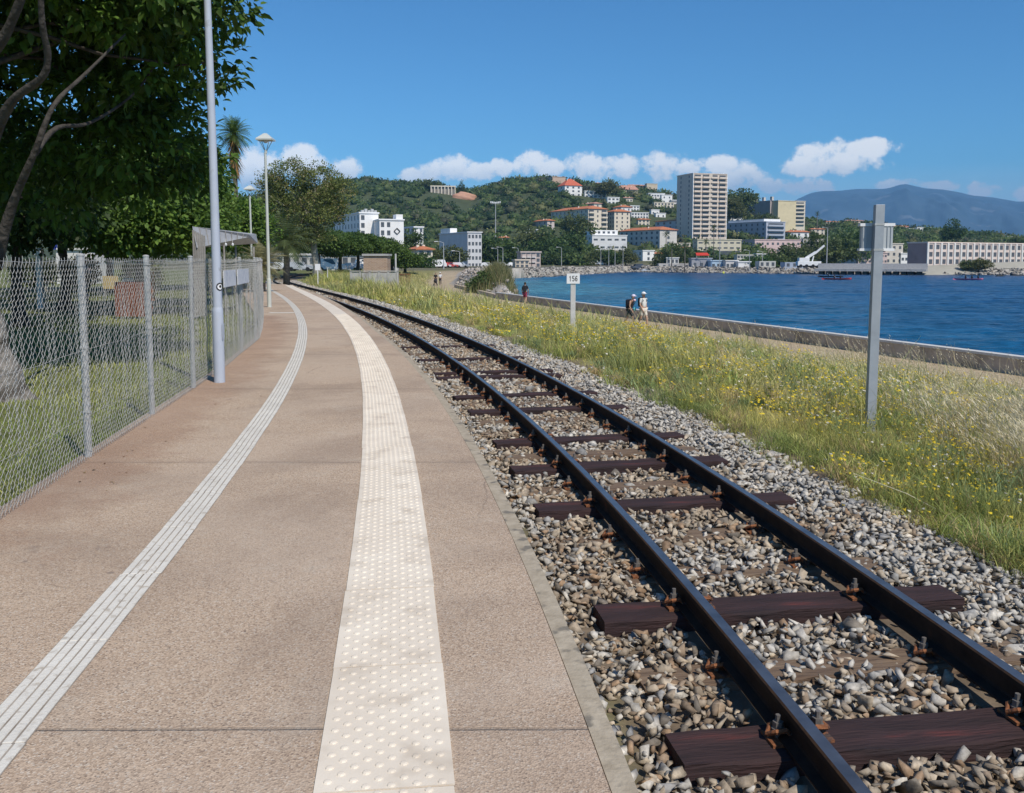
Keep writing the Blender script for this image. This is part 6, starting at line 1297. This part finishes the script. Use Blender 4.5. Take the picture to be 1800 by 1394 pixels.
# trees of the promenade and gardens, one by one
def far_tree(px, py, D, r, rz, label, c1=(.035, .07, .018), c2=(.10, .17, .045), n=90, per=26, ls=None, **k):
    h_ = random.random(); c1 = (.035+.05*h_, .07+.03*h_, .018+.015*h_); c2 = (.10+.12*h_, .18+.04*h_, .045+.04*h_)
    q = at(px, py, D); g0 = float(ground(q[0], D)); lob = [(q[0], D, q[2], r, r, rz), (q[0]-r*.5, D, q[2]-rz*.3, r*.7, r*.7, rz*.7), (q[0]+r*.5, D-r*.3, q[2]-rz*.2, r*.7, r*.7, rz*.7)]
    return tree('far_tree', label, (q[0], D, min(g0, q[2]-rz)), lob, c1, c2, n, per, r*.3, ls or r*.16, trunk_r=.28, trunk_top=(q[0], D, q[2]), barkm='bark_dark', nb=6, group='trees along the far promenade', shell=.3, **k)
for a_ in ((990, 455, 366, 9.0, 3.6, 'broad round-topped green tree on the far promenade'), (1018, 458, 366, 5.5, 3.2, 'tree joined to the right of the broad promenade tree'), (796, 450, 262, 4.0, 3.4, 'dense tree in front of the grey and white box-shaped block'), (768, 452, 268, 3.2, 2.8, 'tree between the orange-roofed villa and the box-shaped block'), (722, 425, 262, 4.2, 3.5, 'loose grey-green tree before the hotel wing'),
        (745, 461, 230, 3.2, 2.2, 'shrubby tree in front of the cream villa'), (860, 440, 330, 9, 6, 'olive trees mass right of the box-shaped block'), (890, 448, 335, 6, 5, 'tree left of the pinkish terraced house'), (965, 436, 380, 8, 5.5, 'tree with autumn-brown patches above the promenade'), (935, 425, 400, 9, 7, 'dark tree above the pinkish terraced house'), (1000, 428, 392, 8, 5, 'dark tree left of the white modern block'),
        (1050, 450, 376, 6, 3.2, 'tree below the white modern block'), (1075, 452, 374, 5, 3, 'tree right of those below the white modern block'), (1100, 450, 374, 4.2, 3.2, 'tree left of the white cube house'), (1168, 452, 366, 4.5, 4, 'bushy tree right of the white cube house'), (1195, 445, 380, 5, 4.5, 'tree below the orange-roofed low block'), (1330, 462, 345, 5.5, 3.4, 'bushy green tree below the pale pink block'),
        (1352, 458, 352, 6, 4, 'tree right of the bushes below the pale pink block'), (1385, 452, 360, 7, 5, 'large dark tree below the beige block'), (1410, 448, 372, 6, 5, 'dark tree behind the crane boom'), (1440, 440, 380, 8, 6.5, 'large tree right of the crane boom'), (1475, 436, 390, 8, 6, 'tree left of the grey post above the grey shed'), (1500, 425, 420, 9, 7, 'dark tree on the slope left of the grey post'),
        (1675, 404, 560, 6.5, 6.0, 'large round olive tree alone on the far right skyline'), (1722, 464, 300, 3.2, 1.6, 'dark bush in front of the barracks, right of two'), (1700, 465, 300, 2.4, 1.4, 'dark bush in front of the barracks, left of two'), (1786, 424, 600, 4, 2.4, 'tree above the barracks roof near the right edge'), (1014, 396, 440, 7, 7, 'dark conifer standing before the long cream block'),
        (1345, 385, 600, 7, 4, 'dark tree at the foot of the yellow block'), (1300, 352, 640, 11, 8, 'dark wooded knoll tree right of the tower'), (1284, 365, 600, 9, 8, 'tree close to the right side of the tower'), (757, 325, 780, 10, 4, 'lone flat-topped pine on the left skyline beside the ruin'), (812, 330, 765, 4, 6, 'thin tree standing before the ruin'), (1068, 328, 700, 9, 6, 'dark conifer among the hilltop houses')):
    far_tree(*a_[:6]) if len(a_) == 6 else None
for (px, py, D, r, lab) in ((1171, 412, 400, 2.6, 'palm against the white end wall of the orange-roofed block'), (1181, 432, 360, 2.4, 'palm below the white end wall'), (1204, 433, 345, 2.6, 'palm with a tall pale trunk on the far promenade'), (1241, 425, 372, 2.3, 'palm in front of the cream commercial building'), (1255, 401, 430, 2.5, 'palm at the foot of the tower'), (1437, 376, 520, 2.2, 'lone palm standing clear against the blue mountain'), (1733, 411, 700, 2.6, 'small palm on the skyline above the barracks')):
    q = at(px, py, D); palm('far_palm', lab, (q[0], D, float(ground(q[0], D))), q[2], r, 22, False, .18, (.07, .11, .03))
# hillside wood: hundreds of crowns that read as one mass
n = 5200; yy = rng.uniform(372, 905, n)**1.0; aa = rng.uniform(-.36, .66, n); xx = aa*yy
keep = (yy > 372+40*np.abs(aa)*0); zz = ground(xx, yy)
for (cx, cy, hw, hl, a_) in EXCL:
    dx = xx-cx; dy = yy-cy; u_ = dx*math.cos(a_)+dy*math.sin(a_); v_ = -dx*math.sin(a_)+dy*math.cos(a_); keep &= ~((np.abs(u_) < hw+2.5) & (v_ < hl+3) & (v_ > -hl-20))
keep &= zz > 1.0
xx, yy, zz = xx[keep], yy[keep], zz[keep]; n = len(xx); rr = rng.uniform(1.7, 5.0, n)*(1+.25*(yy > 700)); per = 42
e = rng.normal(size=(n, per, 3)); e /= np.linalg.norm(e, axis=2)[:, :, None]; e[:, :, 2] = np.abs(e[:, :, 2])*1.05-.25
P = np.stack([xx, yy, zz+rr*.45], 1)[:, None, :]+e*rr[:, None, None]*rng.uniform(.75, 1.05, (n, per, 1))*[1, 1, .8]
base = np.array([(.10, .15, .045), (.14, .19, .055), (.06, .10, .035), (.21, .22, .085), (.12, .13, .07)])[rng.choice(5, n, p=[.3, .25, .25, .08, .12])]*rng.uniform(.8, 1.25, (n, 1))
C = np.repeat(base, per, 0)*rng.uniform(.7, 1.3, (n*per, 1)); Nn = e.reshape(-1, 3); V, F, C = leaves(P.reshape(-1, 3), Nn, np.repeat(rr, per)*.40*rng.uniform(.7, 1.2, n*per), C)
o = np_mesh('hillside_wood', V, F, M['leaf'], col=C); tag(o, 'dense dark green scrub and oak wood covering the hill', kind='stuff')
# crowns' dark bodies so the hill does not shine through
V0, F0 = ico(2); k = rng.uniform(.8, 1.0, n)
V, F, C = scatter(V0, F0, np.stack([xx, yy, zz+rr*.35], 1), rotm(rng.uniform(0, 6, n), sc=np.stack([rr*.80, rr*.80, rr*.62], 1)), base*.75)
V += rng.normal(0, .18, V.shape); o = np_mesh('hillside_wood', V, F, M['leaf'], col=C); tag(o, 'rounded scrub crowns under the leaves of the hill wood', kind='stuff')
# ================================================================ MOUNTAIN
MPX = [1200, 1300, 1360, 1400, 1420, 1440, 1470, 1500, 1545, 1560, 1572, 1585, 1600, 1620, 1650, 1680, 1700, 1740, 1780, 1800, 1850, 1950, 2100, 2400, 2900]
MPY = [412, 395, 370, 350, 341, 337.5, 337, 334, 334, 331.5, 327, 325.5, 329, 333, 335, 340, 345, 349, 356, 355, 362, 370, 385, 410, 440]
rows = 60; colsn = 320; pxs = np.linspace(1180, 2900, colsn); ks = np.linspace(0, 1, rows)
PXg, Kg = np.meshgrid(pxs, ks); Yg = 5200+3800*Kg; Xg = (PXg-900)/FOC*Yg
top = EYE+(457-np.interp(PXg, MPX, MPY))/FOC*9000
fold = fbm(PXg*.018+Kg*1.5, Kg*3.2+PXg*.004, 5)-.47
Zg = -5+(top+5)*(Kg**.85)*(1+1.1*fold*(1-Kg)*1.6)
Zg = np.where(ks[:, None] > .999, top, Zg)
idx = np.arange(rows*colsn).reshape(rows, colsn); F = np.stack([idx[:-1, :-1], idx[:-1, 1:], idx[1:, 1:], idx[1:, :-1]], -1).reshape(-1, 4)
bk = np.c_[Xg[-1]*1.2, Yg[-1]+1500, np.full(colsn, -5)]; V = np.concatenate([np.c_[Xg.ravel(), Yg.ravel(), Zg.ravel()], bk]); i2 = rows*colsn+np.arange(colsn); F = np.concatenate([F, np.stack([idx[-1, :-1], idx[-1, 1:], i2[1:], i2[:-1]], 1)])
M['mount'] = mat('hazed_mountain_scrub', (.022, .048, .075), (.05, .08, .115), scale=.0022, rough=1, detail=8, c3=(.11, .13, .16), s3=.004, t3=(.62, .7))  # scrub and rock tinted blue, so the colour carries part of the distance haze
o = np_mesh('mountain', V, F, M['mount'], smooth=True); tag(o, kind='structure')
# ================================================================ PEOPLE
SK = mat('skin', (.42, .25, .17), (.5, .31, .22), scale=9, rough=.6)
CL = {}
def cloth(c):
    if c not in CL: CL[c] = mat('cloth', tuple(v*.9 for v in c), c, scale=12, rough=.9)
    return CL[c]
def skinned(name, V, E, Rd, m, parent, root=0, sub=2):
    me = bpy.data.meshes.new(name); me.from_pydata(V, E, []); o = link(name, me, m, parent)
    s = o.modifiers.new('skin', 'SKIN'); s.use_smooth_shade = True
    for i, r in enumerate(Rd): d = me.skin_vertices[0].data[i]; d.radius = (r, r) if not isinstance(r, tuple) else r; d.use_root = (i == root)
    b = o.modifiers.new('sub', 'SUBSURF'); b.levels = sub; b.render_levels = sub; return o
def person(x, y, z, rz, label, hgt=1.75, stride=.32, shirt=(.5,.5,.5), short=(.3,.3,.2), hat=None, pack=None, hair=(.05,.035,.02), long=False, lean=0., arms=.25, sleeve=True, group=None, name='person', legc=None):
    t = empty(name, (x, y, z), label, 'person', group, rz); k = hgt/1.75
    P = lambda a, b, c: Vector(((a)*k, (b-(max(0, c-.9))*lean)*k, c*k))   # figure faces -Y
    fL, fR = -stride, stride
    # joints: 0 pelvis 1 waist 2 chest 3 neck base 4 neck 5 skull base 6 crown
    V = [P(0,0,.95), P(0,0,1.12), P(0,.01,1.32), P(0,0,1.46), P(0,-.01,1.52), P(0,-.02,1.60), P(0,-.01,1.70)]; Rd = [.125, .115, .135, .075, .052, .085, .078]; E_ = [(0,1), (1,2), (2,3), (3,4), (4,5), (5,6)]
    def add(p, r, a): V.append(p); Rd.append(r); E_.append((a, len(V)-1)); return len(V)-1
    add(P(0,-.125,1.625), .014, 5)             # nose
    for s in (-1, 1): add(P(s*.088, -.0, 1.62), .016, 5)   # ears
    legs = {}
    for s, f in ((-1, fL), (1, fR)):
        h = add(P(s*.085, 0, .90), .088, 0); kx = add(P(s*.095, -.5*f-.05, .50), .056, h); an = add(P(s*.095, -f+(.10 if f < 0 else 0), .09+(.05 if f < 0 else 0)), .038, kx); tq = add(P(s*.10, -f-.13+(.10 if f < 0 else 0), .045), .034, an); legs[s] = (h, kx, an, tq)
    armj = {}
    for s, f in ((-1, fR), (1, fL)):
        sh = add(P(s*.175, 0, 1.42), .052, 2); el = add(P(s*.235, -f*arms+.02, 1.14), .038, sh); wr = add(P(s*.225, -f*arms*1.9-.10, .92), .026, el); pl = add(P(s*.22, -f*arms*2.1-.13, .86), .030, wr); armj[s] = (sh, el, wr, pl)
        for q in range(4):
            a = add(P(s*.22+(q-1.5)*.008, -f*arms*2.1-.13+(q-1.5)*.017, .805+.004*abs(q-1.5)), .009, pl); add(P(s*.21+(q-1.5)*.006, -f*arms*2.1-.135+(q-1.5)*.015, .765+.008*abs(q-1.3)), .008, a)
        a = add(P(s*.205, -f*arms*2.1-.165, .845), .011, pl); add(P(s*.198, -f*arms*2.1-.175, .81), .009, a)
    skinned('body', V, E_, [r*k for r in Rd], SK, t)
    # shirt
    sv = [V[0]+Vector((0, 0, .02*k)), V[1], V[2], V[3]+Vector((0, 0, -.02*k))]; sr = [.140, .132, .150, .085]; se = [(0,1), (1,2), (2,3)]
    if sleeve:
        for s in (-1, 1): sh, el, wr, _ = armj[s]; sv += [V[sh], V[sh].lerp(V[el], .75 if not long else 1)]; sr += [.064, .055]; se += [(2, len(sv)-2), (len(sv)-2, len(sv)-1)]
    skinned('shirt', sv, se, [r*k for r in sr], cloth(shirt), t)
    pv = [V[0]+Vector((0, 0, .0))]; pr = [.142]; pe = []
    for s in (-1, 1):
        h, kx, an, _ = legs[s]; pv += [V[h], V[h].lerp(V[kx], .85)]; pr += [.102, .086 if not long else .07]; pe += [(0, len(pv)-2), (len(pv)-2, len(pv)-1)]
        if long: pv.append(V[an]+Vector((0, 0, .04))); pr.append(.055); pe.append((len(pv)-2, len(pv)-1))
    skinned('trousers' if long else 'shorts', pv, pe, [r*k for r in pr], cloth(short), t)
    for s in (-1, 1):
        _, _, an, tq = legs[s]; mb = MB(); c = (V[an]+V[tq])/2; mb.ell((c.x, c.y+.01, c.z-.012), (.05, .14, .048), 10, 6); mb.build('shoe', cloth((.10, .09, .085)), t, True)
    hc = V[6]; mb = MB(); mb.ell((hc.x, hc.y+.022, hc.z-.045), (.092*k, .102*k, .102*k), 12, 8)
    hr = mb.build('hair', cloth(hair), t, True)
    mb = MB()
    for s in (-1, 1): mb.ell((s*.032*k, V[5].y-.083*k, V[5].z+.028*k), (.011*k, .007*k, .008*k), 6, 4)
    mb.ell((0, V[5].y-.084*k, V[5].z-.038*k), (.026*k, .006*k, .007*k), 8, 4); mb.build('face_features', cloth((.08, .03, .03)), t, True)
    if hat:
        mb = MB(); mb.ell((hc.x, hc.y, hc.z+.0), (.108*k, .118*k, .092*k), 12, 8); mb.ell((hc.x, hc.y-.13*k, hc.z-.005), (.085*k, .10*k, .012*k), 10, 4); mb.build('cap', cloth(hat), t, True)
    if pack:
        c = V[2]; b = MB().box(c.x-.15, c.x+.15, c.y+.09, c.y+.29, c.z-.30, c.z+.18).build('backpack', cloth(pack), t, bevel=.07)
        for s in (-1, 1): MB().tube([tuple(c+Vector((s*.11, .16, .15))), tuple(c+Vector((s*.12, .0, .19))), tuple(c+Vector((s*.12, -.15, .04))), tuple(c+Vector((s*.12, .0, -.2))), tuple(c+Vector((s*.12, .14, -.24)))], .018, 6).build('strap', cloth(pack), b)
    return t
def at_path(px, D): x = (px-900)/FOC*D; return x, D, float(ground(x, D))
x, y, z = at_path(1131, 46.5); person(x, y, z, .55, 'taller hiker in white cap, pale T-shirt and cream shorts with a dark backpack', 1.80, .22, (.66, .66, .62), (.66, .60, .50), hat=(.78, .78, .80), pack=(.03, .03, .04))
x, y, z = at_path(1107, 46.8); h2 = person(x, y, z, .9, 'shorter hiker in a lilac cap and black vest leaning forward, left of the taller hiker', 1.66, .26, (.03, .03, .035), (.04, .05, .06), hat=(.72, .66, .80), pack=(.02, .02, .03), lean=.28, sleeve=False, arms=.35)
mb = MB(); mb.ell((0, -.29, 1.40), (.085, .07, .06), 10, 6); mb.build('scarf', cloth((.75, .55, .66)), h2, True)
mb = MB(); mb.ell((.10, -.24, .93), (.10, .06, .10), 10, 6); mb.build('waist_bag', cloth((.10, .45, .50)), h2, True)
x, y, z = at_path(923, 70); person(x, y, z, 2.9, 'walker in a black top and dark red shorts seen from behind on the path', 1.76, .2, (.02, .02, .025), (.28, .05, .09), pack=(.025, .025, .03))
x, y, z = at_path(766, 124); person(x, y, z, .2, 'person in black pushing a pushchair on the sandy path far off', 1.72, .2, (.02, .02, .02), (.02, .02, .025), long=True)
sx = x
x, y, z = at_path(774, 124.5); person(x, y, z, .1, 'person in a white top and dark trousers beside the pushchair far off', 1.76, .24, (.66, .66, .66), (.03, .03, .04), long=True, hat=(.7, .7, .7))
t = empty('pushchair', (sx+.05, 123.0, z), 'small black pushchair in front of the distant pair on the sandy path', 'pushchair')
mb = MB(); mb.ell((0, 0, .62), (.24, .30, .28), 10, 7); mb.build('hood_and_seat', cloth((.03, .03, .035)), t, True)
MB().tube([(-.2, .25, .5), (-.2, .6, 1.0), (.2, .6, 1.0), (.2, .25, .5)], .015, 6).build('handle', M['black'], t); MB().tube([(-.25, -.25, .15), (-.2, .2, .6), (.2, .2, .6), (.25, -.25, .15)], .015, 6).build('frame', M['black'], t)
for a_ in ((-.25, -.25), (.25, -.25), (-.25, .35), (.25, .35)): MB().tube([(a_[0]-.02, a_[1], .13), (a_[0]+.02, a_[1], .13)], .13, 10).build('wheel', M['black'], t)
q = at(226, 500, 28); person(q[0], 28, float(ground(q[0], 28)), .8, 'person in a white top standing behind the red-brown barrier on the lawn', 1.28, .1, (.75, .75, .76), (.12, .14, .2))
q = at(150, 500, 34); person(q[0], 34, float(ground(q[0], 34)), -.4, 'person in a pale pink top in the park, by the first clear fence post', 1.62, .1, (.66, .52, .54), (.2, .2, .25), long=True)
# ================================================================ SMALL BITS ON THE PLATFORM
n = 90; y = 6+15*rng.random(n)**1.1; x = fence_x(y)+.06+np.abs(rng.normal(0, .55, n)); V0 = np.array([(-.5,0,0), (0,-.28,.12), (.5,0,.05), (0,.28,.14)]); a = rng.uniform(0, 6.28, n)
V, F, C = scatter(V0, np.array([(0,1,2,3)]), np.c_[x, y, np.full(n, .004)], rotm(a, rng.normal(0, .2, n), sc=rng.uniform(.012, .035, n)), np.array([(.16,.09,.05), (.25,.15,.08), (.10,.07,.04), (.3,.22,.1)])[rng.integers(0, 4, n)])
o = np_mesh('dead_leaves', V, F, M['grass'], col=C); tag(o, 'dry brown leaves blown along the foot of the fence', kind='stuff')
p0 = at(1688, 918, 1); D0 = (EYE+.42)*FOC/(918-457); D1 = (EYE+.15)*FOC/(832-457); A = Vector(at(1690, 918, D0)); B = Vector(at(1500, 832, D1*.97))
o = MB().tube([A, A.lerp(B, .5)+Vector((0, 0, .03)), B], [.003, .0025, .0015], 5).build('dry_stalk', cloth((.72, .66, .46))); tag(o, 'single long pale dry stalk leaning low out of the weeds', 'stalk')
# ================================================================ HAZE
hm = bpy.data.materials.new('haze_air'); hm.use_nodes = True; t = hm.node_tree; t.nodes.clear()
ho = N(t, 'ShaderNodeOutputMaterial'); pv = N(t, 'ShaderNodeVolumePrincipled'); pv.inputs['Color'].default_value = (.27, .60, 1, 1); pv.inputs['Density'].default_value = 8.0e-5; pv.inputs['Anisotropy'].default_value = -.3
t.links.new(pv.outputs[0], ho.inputs['Volume'])
o = MB().box(-7001, 13001, -401, 11200, -7, 765).build('haze', hm); tag(o, kind='stuff')
